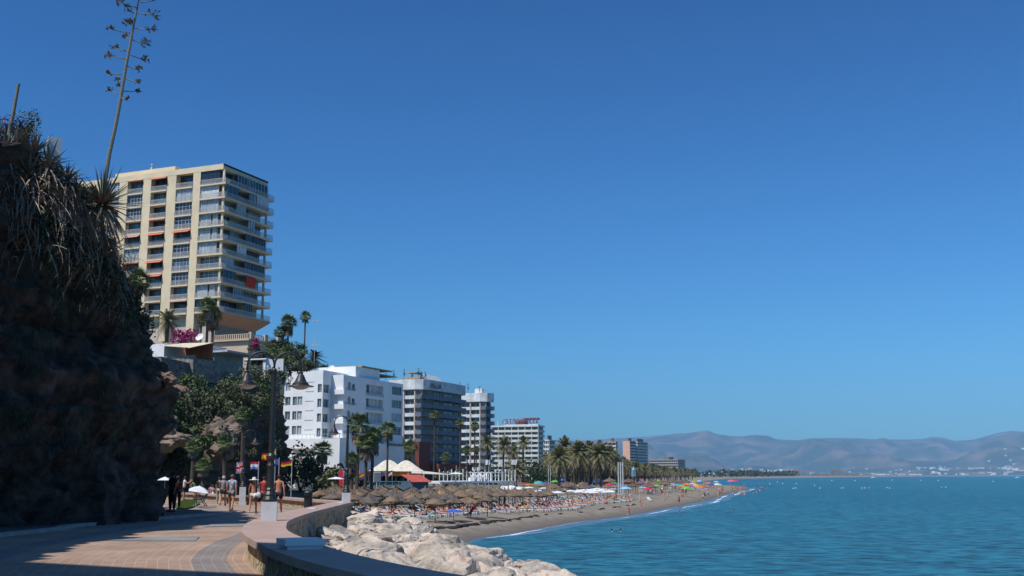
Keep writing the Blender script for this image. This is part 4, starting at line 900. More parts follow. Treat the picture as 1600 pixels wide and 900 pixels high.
# undergrowth on the land between palms and hotels
for i, (px, Y, rx, rz, lab) in enumerate([(500,190,5,4.2,'large dark leafy bush under the palm beside the white annex'),(470,185,4,5.5,'broad green bush in front of the annex balconies'),(520,176,3,2.6,'low bushes by the white parasol near the annex'),(545,182,3,2.2,'bush behind the orange bar front'),(615,205,3,2.4,'small green bush beside the cream tents'),(700,260,4,2.6,'low hedge below the lettered hotel'),(765,300,5,3.2,'green bushes beside the white beach terrace'),(845,340,6,3.5,'pale green bush left of the date palm grove'),(735,330,6,4,'bushes at the foot of the second hotel tower'),(795,380,9,5,'mixed greenery behind the palms of the striped hotel'),(825,390,9,6,'dark greenery between striped hotel and grove'),(640,250,5,3,'shrubs at the foot of the red annex')]):
    a, b, c = ray(px, 742); bush('bush', lab, (a/b*Y, Y, -.9), (rx,rx*.8,rz), 900, .42, [LEAFD,LEAF,LEAFO][i % 3], i)
# ---- far cliff vegetation
vc = random.Random(12)
spots = [(265,640,116,2.6,'dark bush at the left top of the far cliff'),(285,620,124,3.4,'olive bush beneath the retaining wall at left'),(300,650,122,3.6,'large dark shrub in the middle of the far cliff'),(318,612,132,3.4,'bright green shrub under the grey wall'),(335,640,130,4,'dense shrub spreading over the far cliff face'),(355,620,142,4,'dark green shrub right of centre on the far cliff'),(372,600,152,4,'sunlit shrub just below the white garden wall'),(395,590,160,4.4,'sunlit olive shrub behind the nearest lamp'),(352,655,136,3.6,'low dark shrub above the pale rocks'),(410,610,160,4.4,'shrub behind the lamp shade on the cliff'),(388,625,150,3.6,'shrub right of the nearest lamp shade'),(428,590,172,4.4,'green shrub hanging by the corner of the cliff'),(440,560,178,4,'green tree-like bush behind the lamp arms'),(455,575,184,4,'dark bush above the left roof corner of the white block'),(262,668,112,2.2,'small olive bush over the pale outcrop at left'),(285,672,113,2.0,'low bush beside the left pale outcrop'),(310,668,118,2.6,'shaded shrub between two pale outcrops'),(340,680,122,2.2,'scrub on the right pale outcrop'),(320,690,112,2.0,'small shrub low on the far cliff'),(370,660,138,2.6,'small shrub high above the third lamp'),(405,560,178,3,'dense garden bush under the peach terrace'),(452,545,190,3.4,'garden tree under the skyline palms'),(480,570,190,3,'bush beside the dark date palm'),(430,540,190,2.6,'garden bush below the peach balustrade'),(300,594,134,2.6,'thin shrub growing on the grey wall'),(395,540,182,2,'pink tinged garden bush in front of the peach house')]
for i, (px, py, Y, rr_, lab) in enumerate(spots):
    rr_ *= .66; c = P(px, py, Y); z = c.z-rr_*.4; bush('bush', lab, (c.x, c.y, z), (rr_*.95, rr_*.7, rr_*.72), 800, .2, [LEAF,LEAFO,LEAFD][i % 3], i+50, lobes=9)
t = bush('bougainvillea_bush', 'bright magenta bougainvillea bush on the cliff top under the palms', P(290,524,168)-Vector((0,0,1)), (2.6,1.5,1.5), 900, .2, PINKF, 3, 'bush')
t = bush('bougainvillea_bush', 'small magenta bougainvillea by the white terrace wall', P(398,533,176)-Vector((0,0,1)), (.7,.7,1.3), 300, .2, PINKF, 4, 'bush')
vj = random.Random(5)
for i in range(26):
    px = vj.uniform(245,436); py = vj.uniform(interp(px,[(245,640),(300,600),(436,600)]), 725); Y = interp(px, [(240,112),(300,124),(360,140),(436,168)])-1.5; rr_ = vj.uniform(1.2,2.4); c = P(px, py, Y)
    bush('bush', 'one of the small dark shrubs scattered over the far cliff', (c.x, c.y, c.z-rr_*.5), (rr_,rr_*.7,rr_*.7), 420, .17, [LEAF,LEAFD,LEAFO][i % 3], i+200, group='small shrubs scattered over the far cliff')
# pale rock outcrops
def boulder_mesh(seed, n=3, rough=.32, planes=9):
    r = random.Random(seed); bm = bmesh.new(); bmesh.ops.create_icosphere(bm, subdivisions=n, radius=1)
    pl = [(rdir(r), r.uniform(.55,.9)) for _ in range(planes)]
    for v in bm.verts:
        p = v.co.copy()
        for nn, d in pl:
            k = p.dot(nn)
            if k > d: p -= nn*(k-d)*.92
        q = p*1.6+Vector((seed*3.1,0,0)); p *= 1+rough*.55*noise.fractal(q,1,2,5)+.13*rough*noise.fractal(q*5,1,2,4); v.co = p
    me = bpy.data.meshes.new('boulder'); bm.to_mesh(me); bm.free(); return me
def rock_mat(name, c1, c2, c3):
    m = bpy.data.materials.new(name); m.use_nodes = True; N = m.node_tree.nodes; L = m.node_tree.links; b = N['Principled BSDF']; b.inputs['Roughness'].default_value = .92; b.inputs['Specular IOR Level'].default_value = .2
    tc = N.new('ShaderNodeTexCoord'); ge = N.new('ShaderNodeNewGeometry'); oi = N.new('ShaderNodeObjectInfo')
    n1 = N.new('ShaderNodeTexNoise'); n1.inputs['Scale'].default_value = .9; n1.inputs['Detail'].default_value = 8; L.new(ge.outputs['Position'], n1.inputs[0])
    rp = N.new('ShaderNodeValToRGB'); e = rp.color_ramp.elements; e[0].position = .38; e[0].color = (*c2,1); e[1].position = .55; e[1].color = (*c1,1); x = e.new(.72); x.color = (*c3,1)
    L.new(n1.outputs[0], rp.inputs[0])
    n2 = N.new('ShaderNodeTexNoise'); n2.inputs['Scale'].default_value = 5; n2.inputs['Detail'].default_value = 9; n2.inputs['Roughness'].default_value = .7; L.new(ge.outputs['Position'], n2.inputs[0])
    mr = N.new('ShaderNodeMapRange'); mr.inputs[1].default_value = .3; mr.inputs[2].default_value = .48; mr.inputs[3].default_value = .4; mr.inputs[4].default_value = 1; L.new(n2.outputs[0], mr.inputs[0])
    m2 = N.new('ShaderNodeMapRange'); m2.inputs[3].default_value = .82; m2.inputs[4].default_value = 1.12; L.new(oi.outputs['Random'], m2.inputs[0])
    mu = N.new('ShaderNodeMath'); mu.operation = 'MULTIPLY'; L.new(mr.outputs[0], mu.inputs[0]); L.new(m2.outputs[0], mu.inputs[1])
    hs = N.new('ShaderNodeHueSaturation'); L.new(rp.outputs[0], hs.inputs['Color']); L.new(mu.outputs[0], hs.inputs['Value']); L.new(hs.outputs[0], b.inputs['Base Color'])
    bp = N.new('ShaderNodeBump'); bp.inputs['Strength'].default_value = .9; bp.inputs['Distance'].default_value = .1; L.new(n2.outputs[0], bp.inputs['Height']); L.new(bp.outputs[0], b.inputs['Normal']); return m
LIME = rock_mat('limestone', (.64,.54,.44), (.34,.30,.26), (.64,.47,.37))
BM = [boulder_mesh(i, 4, .4, 9) for i in range(8)]
for me in BM: me.materials.append(LIME)
TAN = mat('tan_outcrop', (.26,.19,.14), .95, (.11,.085,.065), .5, .8, 3)
for i, (px, py, Y, sc, lab) in enumerate([(248,672,109,(2.0,1.6,1.7),'pale tan rock outcrop at the left of the far cliff'),(262,688,108,(2.4,1.6,1.2),'low tan ledge under the left outcrop'),(352,672,124,(2.5,1.8,1.7),'pale craggy outcrop in the middle of the far cliff'),(338,690,118,(2.4,2,1.8),'tan rock under the middle outcrop'),(262,592,42.5,(.45,.5,.35),'sunlit tip of rock on the near cliff nose')]):
    me = boulder_mesh(40+i, 4, .9); me.materials.append(TAN); o = bpy.data.objects.new('rock_outcrop', me); COL.objects.link(o); o.location = P(px,py,Y); o.scale = sc; tag(o, lab, 'rock')
# ================================================================== RIPRAP
rb_ = random.Random(21); 
def crest(d): return interp(d, [(0,-.3),(1.5,-.36),(3,-.55),(4.5,-1.05),(6,-2.0),(8,-3.5),(9.5,-4.5)])
wp = refine(WALLA+[(-8.6,56),(-10.2,58.5)], .8)
mb = MB(); rows = [0,.6,1.2,2,3,4,5,6,7,8,9,10]; vs = []; fs = []; n = len(rows)
def nrm(path, i):
    a = Vector(path[max(i-1,0)]); c = Vector(path[min(i+1,len(path)-1)]); d = (c-a).normalized(); return Vector((d.y,-d.x))
WIDE = lambda Y: interp(Y, [(8,1.65),(34,1.62),(42,1.1),(56,.9)])
for i, p in enumerate(wp):
    nn = nrm(wp, i)
    for j, d in enumerate(rows):
        x, y = p[0]+nn.x*d*WIDE(p[1]), p[1]+nn.y*d*WIDE(p[1]); vs.append((x, y, crest(d)-.6+.35*fb(x,y,0,4,.8)))
        if i and j: k = i*n+j; fs.append((k-n-1,k-1,k,k-n))
mb.add(vs, fs); structure(mb.build('rubble_bank', LIME))
cnt = 0; placed = []
for tr_ in range(5000):
    i = rb_.randrange(len(wp)); d = rb_.uniform(.2,8.8); nn = nrm(wp, i); p = wp[i]; d2 = d*WIDE(p[1])
    x, y = p[0]+nn.x*d2+rb_.uniform(-.4,.4), p[1]+nn.y*d2+rb_.uniform(-.4,.4); s = rb_.choice([.35,.45,.6,.8,1.05,1.25])*rb_.uniform(.85,1.2)
    if y < 11: continue
    if d2-s*.8 < .3: continue
    if any((x-a)**2+(y-b)**2 < (.74*(s+c))**2 for a, b, c in placed): continue
    placed.append((x,y,s)); me = BM[rb_.randrange(8)]
    o = bpy.data.objects.new('boulder', me); COL.objects.link(o); zz = min(crest(d)+.02*s, -.12-.0*s)
    o.location = (x, y, zz-.33*s); o.scale = (s*rb_.uniform(.95,1.3), s*rb_.uniform(.9,1.2), s*rb_.uniform(.5,.72)); o.rotation_euler = (rb_.uniform(-.35,.35), rb_.uniform(-.35,.35), rb_.uniform(0,6.3))
    tag(o, 'one of the pale limestone boulders banked against the sea wall', 'boulder', 'limestone boulders below the sea wall'); cnt += 1
    if cnt >= 290: break
# ================================================================== PLANTS ON THE NEAR CLIFF
AG = mat('agave_leaf', (.14,.15,.12), .5, (.09,.11,.085), 2, island=.3)
AGO = mat('agave_dead_leaf', (.42,.19,.08), .8, (.25,.12,.07), 2, island=.35)
def strap(mb, p, d, L_, w, curl, r, mi=0, seg=4):
    d = d.normalized(); side = d.cross(Vector((0,0,1)));  side = side.normalized() if side.length > .01 else Vector((1,0,0)); up = side.cross(d).normalized(); vs = []
    for s in range(seg+1):
        t = s/seg; c = p+d*L_*t+Vector((0,0,-1))*curl*L_*t*t; ww = w*(.55+1.5*t-1.2*t*t if t < .5 else 1.0*(1-t)*2*.98)
        vs += [c-side*ww, c-up*ww*.45, c+side*ww]
    vs = vs[:-3]+[p+d*L_+Vector((0,0,-curl*L_))]; fs = []
    for s in range(seg-1):
        a = s*3; fs += [(a,a+1,a+4,a+3),(a+1,a+2,a+5,a+4)]
    a = (seg-1)*3; fs += [(a,a+1,a+3),(a+1,a+2,a+3)]; mb.add(vs, fs, mi)
ag = thing('agave', 'large spiky agave with orange dead heart below the tall flower stalk', 'agave', P(160,320,38.2))
r = random.Random(4); mb = MB(); md = MB(); C_ = Vector((0,0,0))
for i in range(92):
    f = i/92; el = R(88-118*f**.8)+r.uniform(-.12,.12); az = i*2.4+r.uniform(-.2,.2); d = Vector((math.cos(az)*math.cos(el), math.sin(az)*math.cos(el), math.sin(el)))
    strap(mb, C_+d*.1, d, r.uniform(1.15,1.65)*(1 if f < .75 else .85), .038, r.uniform(0,.1)+.12*f, r)
for i in range(60):
    az = i*2.4; el = R(r.uniform(-40,55)); d = Vector((math.cos(az)*math.cos(el), math.sin(az)*math.cos(el), math.sin(el))); strap(md, C_+d*.05, d, r.uniform(.5,.95), .05, .12, r)
mb.build('leaf_rosette', AG, ag); md.build('dead_heart', AGO, ag)
mb = MB()
for i in range(70): az = r.uniform(0,6.3); d = Vector((math.cos(az),math.sin(az),-.7)); strap(mb, d*.1, d, r.uniform(.8,1.4), .035, .6, r)
mb.build('hanging_leaves', STRAW, ag)
ST = mat('agave_stalk', (.27,.25,.20), .85, (.18,.17,.13), 6, .3, stretch=(1,1,6)); FLW = mat('agave_seed', (.16,.12,.05), .9, (.09,.07,.03), 9, island=.3)
def PZ(px, py, Y=38.4): return P(px, py, Y)
sp = [(163,300),(166,270),(171,240),(180,200),(187,163),(192,132),(197,103),(203,72),(208,43),(214,14),(218,-10),(221,-26)]
base = PZ(*sp[0]); fs_ = thing('agave_flower_stalk', 'tall leaning agave stalk with tufted seed branches against the blue sky', 'agave stalk', base)
mb = MB(); mb.tube([PZ(*q)-base for q in sp], [.085-.005*i for i in range(12)], 8); mb.build('stem', ST, fs_)
br = [(191,147,171,141,.6),(187,153,199,154,.35),(190,142,214,142,.6),(194,128,184,125,.4),(196,122,215,129,.6),(194,133,186,134,.4),(196,115,170,115,.7),(199,103,216,109,1.0),(200,92,171,87,.95),(204,86,228,93,.8),(201,80,179,75,.8),(206,62,228,68,1.1),(207,60,196,58,.6),(207,52,173,45,.8),(210,44,237,46,1.1),(208,38,196,35,1.0),(209,36,203,34,.7),(214,22,198,14,1.0),(216,20,239,23,1.5),(214,12,188,3,1.3),(219,4,240,0,1.1),(220,-6,205,-12,1.2),(222,-14,236,-22,1.2)]
for k, (x0,y0,x1,y1,sz) in enumerate(br):
    a = PZ(x0,y0)-base; dy = r.uniform(-.45,.45); b_ = PZ(x1,y1,38.4+dy)-base; mid = a.lerp(b_,.55)+Vector((0,0,-.03)); mb = MB(); mb.tube([a, mid, b_], [.022,.018,.012], 5)
    tips = []
    for q in range(int(6+7*sz)):
        d = rdir(r, .5); e_ = b_+Vector((d.x*.19,d.y*.19,d.z*.15))*sz*r.uniform(.4,1)**.5; mb.tube([b_.lerp(mid,.25), e_], .007, 3); tips.append(e_)
    o = mb.build('branch', ST, fs_); mb = MB()
    for e_ in tips:
        for w in range(3): d = rdir(r,.3); mb.tube([e_, e_+d*.045, e_+d*.085], [.008,.021,.007], 4)
    mb.build('seed_pods', FLW, o)
ds_ = [PZ(x,y,36.8) for x, y in ((2,278),(11,225),(20,180),(29,131))]; tag(MB().tube(ds_, [.09,.075,.065,.055], 7).build('dead_stalk', ST), 'bare grey dead stalk leaning at the left edge of the photo', 'dead stalk')
def yucca(px, py, Y, L_, n, label, m=STRAW, up=.2, seed=0, w=.042):
    r = random.Random(seed); t = thing('yucca', label, 'yucca', P(px,py,Y)); mb = MB(); md = MB()
    for i in range(n):
        el = R(85-150*(i/n)**.75)+r.uniform(-.2,.2); az = i*2.4; d = Vector((math.cos(az)*math.cos(el), math.sin(az)*math.cos(el), math.sin(el)))
        strap(mb if i > n*.3 else md, Vector((0,0,0)), d, L_*r.uniform(.6,1.15), w, r.uniform(.15,.8)*(i/n+.25), r)
    md.build('green_leaves', AG if m is STRAW else m, t); mb.build('dry_leaves', m, t); mb = MB(); mb.tube([(0,0,-.9),(0,0,.05)], [.12,.09], 6); mb.build('trunk', TRUNK, t)
for a in [(54,240,36.8,1.1,90,'dry yucca with drooping straw leaves beside the white post'),(20,262,36.4,1.2,90,'dry yucca at the far left edge under the dead stalk'),(88,282,37.0,1.0,80,'tangled dry yucca right below the white post'),(60,300,36.4,1.1,80,'withered yucca hanging over the cliff face'),(28,225,36.9,1.0,70,'spiky yucca among the pink flowers'),(118,302,37.6,.95,80,'dry yucca next to the big agave'),(128,345,38.4,.9,70,'dark drooping yucca beneath the big agave'),(95,335,37.0,1.0,70,'shaded yucca in the dry thicket on the cliff edge'),(30,320,36.2,1.1,70,'hanging dry yucca low at the left edge'),(150,385,39.2,.9,60,'dark yucca tuft under the agave leaves'),(75,262,36.6,1.2,90,'big straw yucca in the middle of the dry thicket'),(8,240,36.2,1.2,80,'yucca half out of the photo at the left edge'),(105,285,37.2,1.0,80,'dry yucca between the white post and the agave'),(45,275,36.2,1.2,80,'lit straw yucca low in front of the others'),(130,318,38.0,1.0,80,'dry yucca touching the left side of the agave')]: yucca(*a, seed=int(a[0]))
# hanging thatch of dead leaves and twigs: uncountable
mb = MB(); r = random.Random(8)
for i in range(2600):
    px = r.uniform(-10,195); py = interp(px, [(-10,270),(100,300),(150,340),(195,420)])+r.uniform(-25,110)*r.random(); Y = interp(px, [(0,36.2),(100,37.2),(195,40)])-.45+r.uniform(-.4,.5)
    az = r.uniform(0,6.3); d = Vector((math.cos(az)*.6, math.sin(az)*.6, r.uniform(-1,.35))); strap(mb, P(px,py,Y), d, r.uniform(.4,1.3), r.uniform(.014,.032), r.uniform(0,.6), r, seg=3)
tag(mb.build('dry_thatch', STRAW), 'mat of dead brown leaves hanging over the near cliff edge', 'dead leaves', kind='stuff')
mb = MB()
for i in range(2600):
    px = r.uniform(60,238); py = interp(px, [(60,330),(160,390),(200,450),(238,505)])+r.uniform(-14,95)*r.random(); Y = interp(px, [(60,36.4),(160,39.0),(238,41)])-.5+r.uniform(-.5,.8); p = P(px,py,Y); leafcloud(mb, p, (.15,.15,.15), 1, .09, r)
for i in range(3200):
    px = r.uniform(-5,215); py = r.uniform(380,700); Y = interp(px, [(0,35.2),(100,36.8),(215,40)])-.9+r.uniform(-.6,.8)
    if noise.noise(Vector((px*.03,py*.016,4))) < .12: continue
    p = P(px,py,Y); strap(mb, p, Vector((r.uniform(-.5,.5),r.uniform(-.8,0),r.uniform(-1,-.2))), r.uniform(.15,.5), .014, .4, r, seg=2)
tag(mb.build('cliff_scrub', LEAFD), 'dark leafy scrub clinging to the near cliff shoulder', 'scrub', kind='stuff')
t = bush('bougainvillea_bush', 'bougainvillea with pink blooms on top of the near cliff at the left edge', P(14,222,37.3), (.9,.6,.7), 900, .05, LEAF, 5, 'bush', lobes=10)
mb = MB()
for i in range(260): d = rdir(r,.2); leafcloud(mb, (d.x*.85,d.y*.6,.3+d.z*.55), (.05,.05,.05), 1, .045, r)
mb.build('blooms', PINKF, t)
bush('leafy_shrub', 'small green leafy shrub with long shoots above the yuccas', P(40,215,37.6), (.55,.45,.75), 500, .05, LEAF, 6, 'bush', lobes=8)
bush('leafy_shrub', 'little green bush growing low on the near cliff face at left', P(18,360,35.9), (.5,.35,.5), 350, .05, LEAF, 7, 'bush', lobes=6)
mb = MB()
for i in range(16):
    p = P(r.uniform(-5,110), r.uniform(300,420), 36); q = [p]; d = Vector((r.uniform(-.5,1),r.uniform(-.6,0),r.uniform(-.3,.5)))
    for k in range(5): d += Vector((r.uniform(-.2,.2),r.uniform(-.1,.1),-.16)); q.append(q[-1]+d*.3)
    mb.tube(q, [.016,.014,.012,.01,.008,.005], 4)
tag(mb.build('bare_twigs', STRAW), 'long bare twigs arching out of the near cliff thicket', 'twigs', kind='stuff')
pp = P(85,217,37.9); a_ = thing('white_post', 'white plastered chimney post rising behind the dry yuccas', 'post', (pp.x,pp.y,pp.z)); mb = MB(); mb.box(-.23,.23,-.22,.22,-2.2,0); mb.build('shaft', BLEACH, a_); a_.rotation_euler[2] = R(32)
bp_ = palm('f',213,440,52,6.5,'small palm on the ledge in front of the tower pillars',.75,77)

for i, (px, py, rr_, lab) in enumerate([(462,562,3.6,'dark bush on the hill left of the dark date palm'),(480,578,3.2,'dark bush just above the white block roof'),(500,580,2.8,'low bush on the hill above the white roof corner'),(448,545,3.4,'dense bush under the broad skyline palm'),(470,575,3.0,'garden bush behind the right lamp shade'),(452,585,3.0,'garden shrub at the left roof end')]):
    c = P(px, py, 250); bush('bush', lab, (c.x, c.y, c.z-rr_*.7), (rr_,rr_*.7,rr_*.9), 700, .36, [LEAFD,LEAF][i % 2], i+90)
# ================================================================== STREET LAMPS
LG = pm('lamp_diffuser', (.42,.36,.31), .4)
def lamp(label, loc, rz, arms=(-1,1), plinth=.95, zp=-.1):
    t = thing('street_lamp', label, 'street lamp', loc, rz, 'street lamps along the promenade')
    H = 4.72
    mb = MB(); mb.box(-.19,.19,-.19,.19,zp,plinth-.0); mb.build('plinth', BLEACH, t)
    pr = [(.18,plinth),(.19,plinth+.06),(.17,plinth+.1),(.15,plinth+.14),(.16,plinth+.18),(.115,plinth+.26),(.125,plinth+.3),(.1,plinth+.34),(.085,plinth+.8),(.1,plinth+.84),(.11,plinth+.88),(.09,plinth+.93),(.08,plinth+.99),(.12,plinth+1.06),(.115,plinth+1.12),(.072,plinth+1.18),(.068,plinth+2.1),(.055,H-.55),(.07,H-.53),(.07,H-.47),(.04,H-.43)]
    mb = MB(); mb.lathe(pr, 12); mb.build('post', DARK, t, smooth=False)
    for s in arms:
        mb = MB(); pts = [(0,0,H-.5)]; rr = .33
        for k in range(11): a = math.pi*(1-k/10) if True else 0; pts.append((s*(rr+rr*math.cos(a)), 0, H-.36+rr*1.02*math.sin(a)))
        pts.append((s*2*rr,0,H-.60)); mb.tube(pts, .027, 7); mb.build('arm', DARK, t, smooth=True)
        mb = MB(); mb.lathe([(.035,H-.5),(.055,H-.52),(.05,H-.56),(.08,H-.6),(.105,H-.66),(.15,H-.76),(.2,H-.8),(.21,H-.84),(.33,H-.868),(.335,H-.88),(.2,H-.875)], 18, (s*2*rr,0), cap=False)
        sh_ = mb.build('shade', DARK, t, smooth=False)
        mb = MB(); mb.lathe([(.24,H-.877),(.18,H-.92),(.09,H-.955),(.02,H-.96)], 14, (s*2*rr,0)); mb.build('diffuser', LG, sh_)
    return t
l1_ = P(420,812,27.4); lamp('nearest and largest twin-arm black street lamp on the white plinth by the wall', (l1_.x,l1_.y,0), R(10), plinth=1.0)
lamp('twin-arm black street lamp on the white plinth where the sea wall turns', (P(541,770,54).x,54,-.2), R(12), plinth=1.0)
lamp('twin-arm black street lamp on the back wall among the walking people', (P(379,770,70).x,70,-.22), R(15), plinth=1.12)
lamp('small distant twin-arm street lamp before the far cliff at left', (P(270,745,118).x,118,-.9), R(20), plinth=.6)
lamp('faint distant street lamp at the left edge of the far cliff', (P(252,745,128).x,128,-.9), R(60), plinth=.6)
# ================================================================== PEOPLE
def skin(name, J, E_, rad, m, parent=None, sub=1, root=0):
    me = bpy.data.meshes.new(name); names = list(J); me.from_pydata([J[k] for k in names], [(names.index(a), names.index(b)) for a, b in E_], [])
    o = bpy.data.objects.new(name, me); COL.objects.link(o); md = o.modifiers.new('s', 'SKIN'); md.use_smooth_shade = True
    if sub: sd = o.modifiers.new('d', 'SUBSURF'); sd.levels = sub; sd.render_levels = sub
    for i, k in enumerate(names):
        r = rad[k]; sv = me.skin_vertices[0].data[i]; sv.radius = r if isinstance(r, tuple) else (r, r); sv.use_root = (i == root)
    dg = bpy.context.evaluated_depsgraph_get(); nm = bpy.data.meshes.new_from_object(o.evaluated_get(dg)); bpy.data.objects.remove(o)
    nm.name = name; nm.materials.clear(); nm.materials.append(m); nm.polygons.foreach_set('use_smooth', [True]*len(nm.polygons))
    q = bpy.data.objects.new(name, nm); COL.objects.link(q); q.parent = parent; return q
SKIN1 = pm('skin_tan', (.55,.24,.14), .6, col2=(.46,.19,.11)); SKIN2 = pm('skin_fair', (.62,.38,.28), .6, col2=(.55,.3,.22)); SKIN3 = pm('skin_brown', (.30,.14,.08), .6)
def body_joints(pose='stand', sw=1.0, leg=0, arm=(0,0), elbow=(15,15), lean=0, female=False, armout=(8,8)):
    """+Y is forward; leg = stride angle; arm = swing angle of left, right."""
    J = {}; hw = .105 if not female else .11; shw = (.185 if not female else .16)
    J['pelvis'] = Vector((0,0,.95)); J['waist'] = Vector((0,.0,1.10)); J['chest'] = Vector((0,0,1.30)); J['neckb'] = Vector((0,-.01,1.46)); J['neck'] = Vector((0,.0,1.52)); J['head'] = Vector((0,.02,1.61)); J['crown'] = Vector((0,.0,1.70))
    def rx(v, a): return Vector((v.x, v.y*math.cos(a)+v.z*math.sin(a), -v.y*math.sin(a)+v.z*math.cos(a)))
    for i, s in ((0,-1),(1,1)):
        J['hip%d'%i] = Vector((s*hw,0,.90)); la = R(leg)*(1 if i else -1); kn = max(0,-la)*1.2+R(4)
        th = rx(Vector((s*.01,0,-.42)), -la) ; J['knee%d'%i] = J['hip%d'%i]+Vector((th.x, math.sin(la)*.42, -math.cos(la)*.42))
        a2 = la-kn; J['ank%d'%i] = J['knee%d'%i]+Vector((0, math.sin(a2)*.40, -math.cos(a2)*.40)); J['heel%d'%i] = J['ank%d'%i]+Vector((0,-.03,-.045)); J['toe%d'%i] = J['ank%d'%i]+Vector((s*.02,.15,-.055))
        J['sho%d'%i] = Vector((s*shw,0,1.42)); aa = R(arm[i]); ao = R(armout[i])
        J['elb%d'%i] = J['sho%d'%i]+Vector((s*math.sin(ao)*.28, math.sin(aa)*.28, -math.cos(aa)*math.cos(ao)*.28))
        a3 = aa+R(elbow[i]); J['wri%d'%i] = J['elb%d'%i]+Vector((s*math.sin(ao)*.1, math.sin(a3)*.25, -math.cos(a3)*.25)); d = (J['wri%d'%i]-J['elb%d'%i]).normalized(); J['palm%d'%i] = J['wri%d'%i]+d*.07
    if pose in ('sit', 'sunsit'):
        for i, s in ((0,-1),(1,1)):
            h = J['hip%d'%i]; J['knee%d'%i] = h+Vector((s*.06,.36,.12 if pose == 'sit' else .04)); J['ank%d'%i] = J['knee%d'%i]+Vector((0,.28,-.26 if pose == 'sit' else -.08)); J['heel%d'%i] = J['ank%d'%i]+Vector((0,.02,-.05)); J['toe%d'%i] = J['ank%d'%i]+Vector((0,.12,.06))
    if lean:
        for k in list(J):
            if k[:3] in ('wai','che','nec','hea','cro','sho','elb','wri','pal'): v = J[k]-J['pelvis']; a = R(lean); J[k] = J['pelvis']+Vector((v.x, v.y*math.cos(a)+v.z*math.sin(a), v.z*math.cos(a)-v.y*math.sin(a)))
    if pose in ('sit','sunsit'): J = {k: v-Vector((0,0,.80)) for k, v in J.items()}
    if pose == 'lie':
        J = {k: Vector((v.x, -v.z+.9, v.y+.10)) if True else v for k, v in J.items()}
    return J
RAD = dict(pelvis=(.135,.10), waist=(.118,.088), chest=(.15,.105), neckb=(.07,.06), neck=.052, head=(.075,.092), crown=(.06,.07))
for i in '01': RAD.update({'hip'+i:.092,'knee'+i:.062,'ank'+i:.043,'heel'+i:.036,'toe'+i:.026,'sho'+i:.056,'elb'+i:.042,'wri'+i:.029,'palm'+i:.032})
ED = [('pelvis','waist'),('waist','chest'),('chest','neckb'),('neckb','neck'),('neck','head'),('head','crown')]
for i in '01': ED += [('pelvis','hip'+i),('hip'+i,'knee'+i),('knee'+i,'ank'+i),('ank'+i,'heel'+i),('ank'+i,'toe'+i),('neckb','sho'+i),('sho'+i,'elb'+i),('elb'+i,'wri'+i),('wri'+i,'palm'+i)]
def sub_skin(name, J, keys, m, par, grow=.018, rads=None, cut=None, sub=1):
    K = [k for k in J if k in keys]; E2 = [e for e in ED if e[0] in keys and e[1] in keys]; J2 = {k: J[k] for k in K}; rd = {}
    for k in K: r = RAD[k]; r = r if isinstance(r, tuple) else (r, r); rd[k] = (r[0]+grow, r[1]+grow)
    if rads: rd.update(rads)
    for (a, b, f) in (cut or []):           # extend part of the way along a limb
        J2[b+'x'] = J[a].lerp(J[b], f); E2.append((a, b+'x')); r = RAD[a]; r = r[0] if isinstance(r, tuple) else r; r2 = RAD[b]; r2 = r2[0] if isinstance(r2, tuple) else r2; q = r+(r2-r)*f+grow; rd[b+'x'] = (q, q)
    return skin(name, J2, E2, rd, m, par, sub)
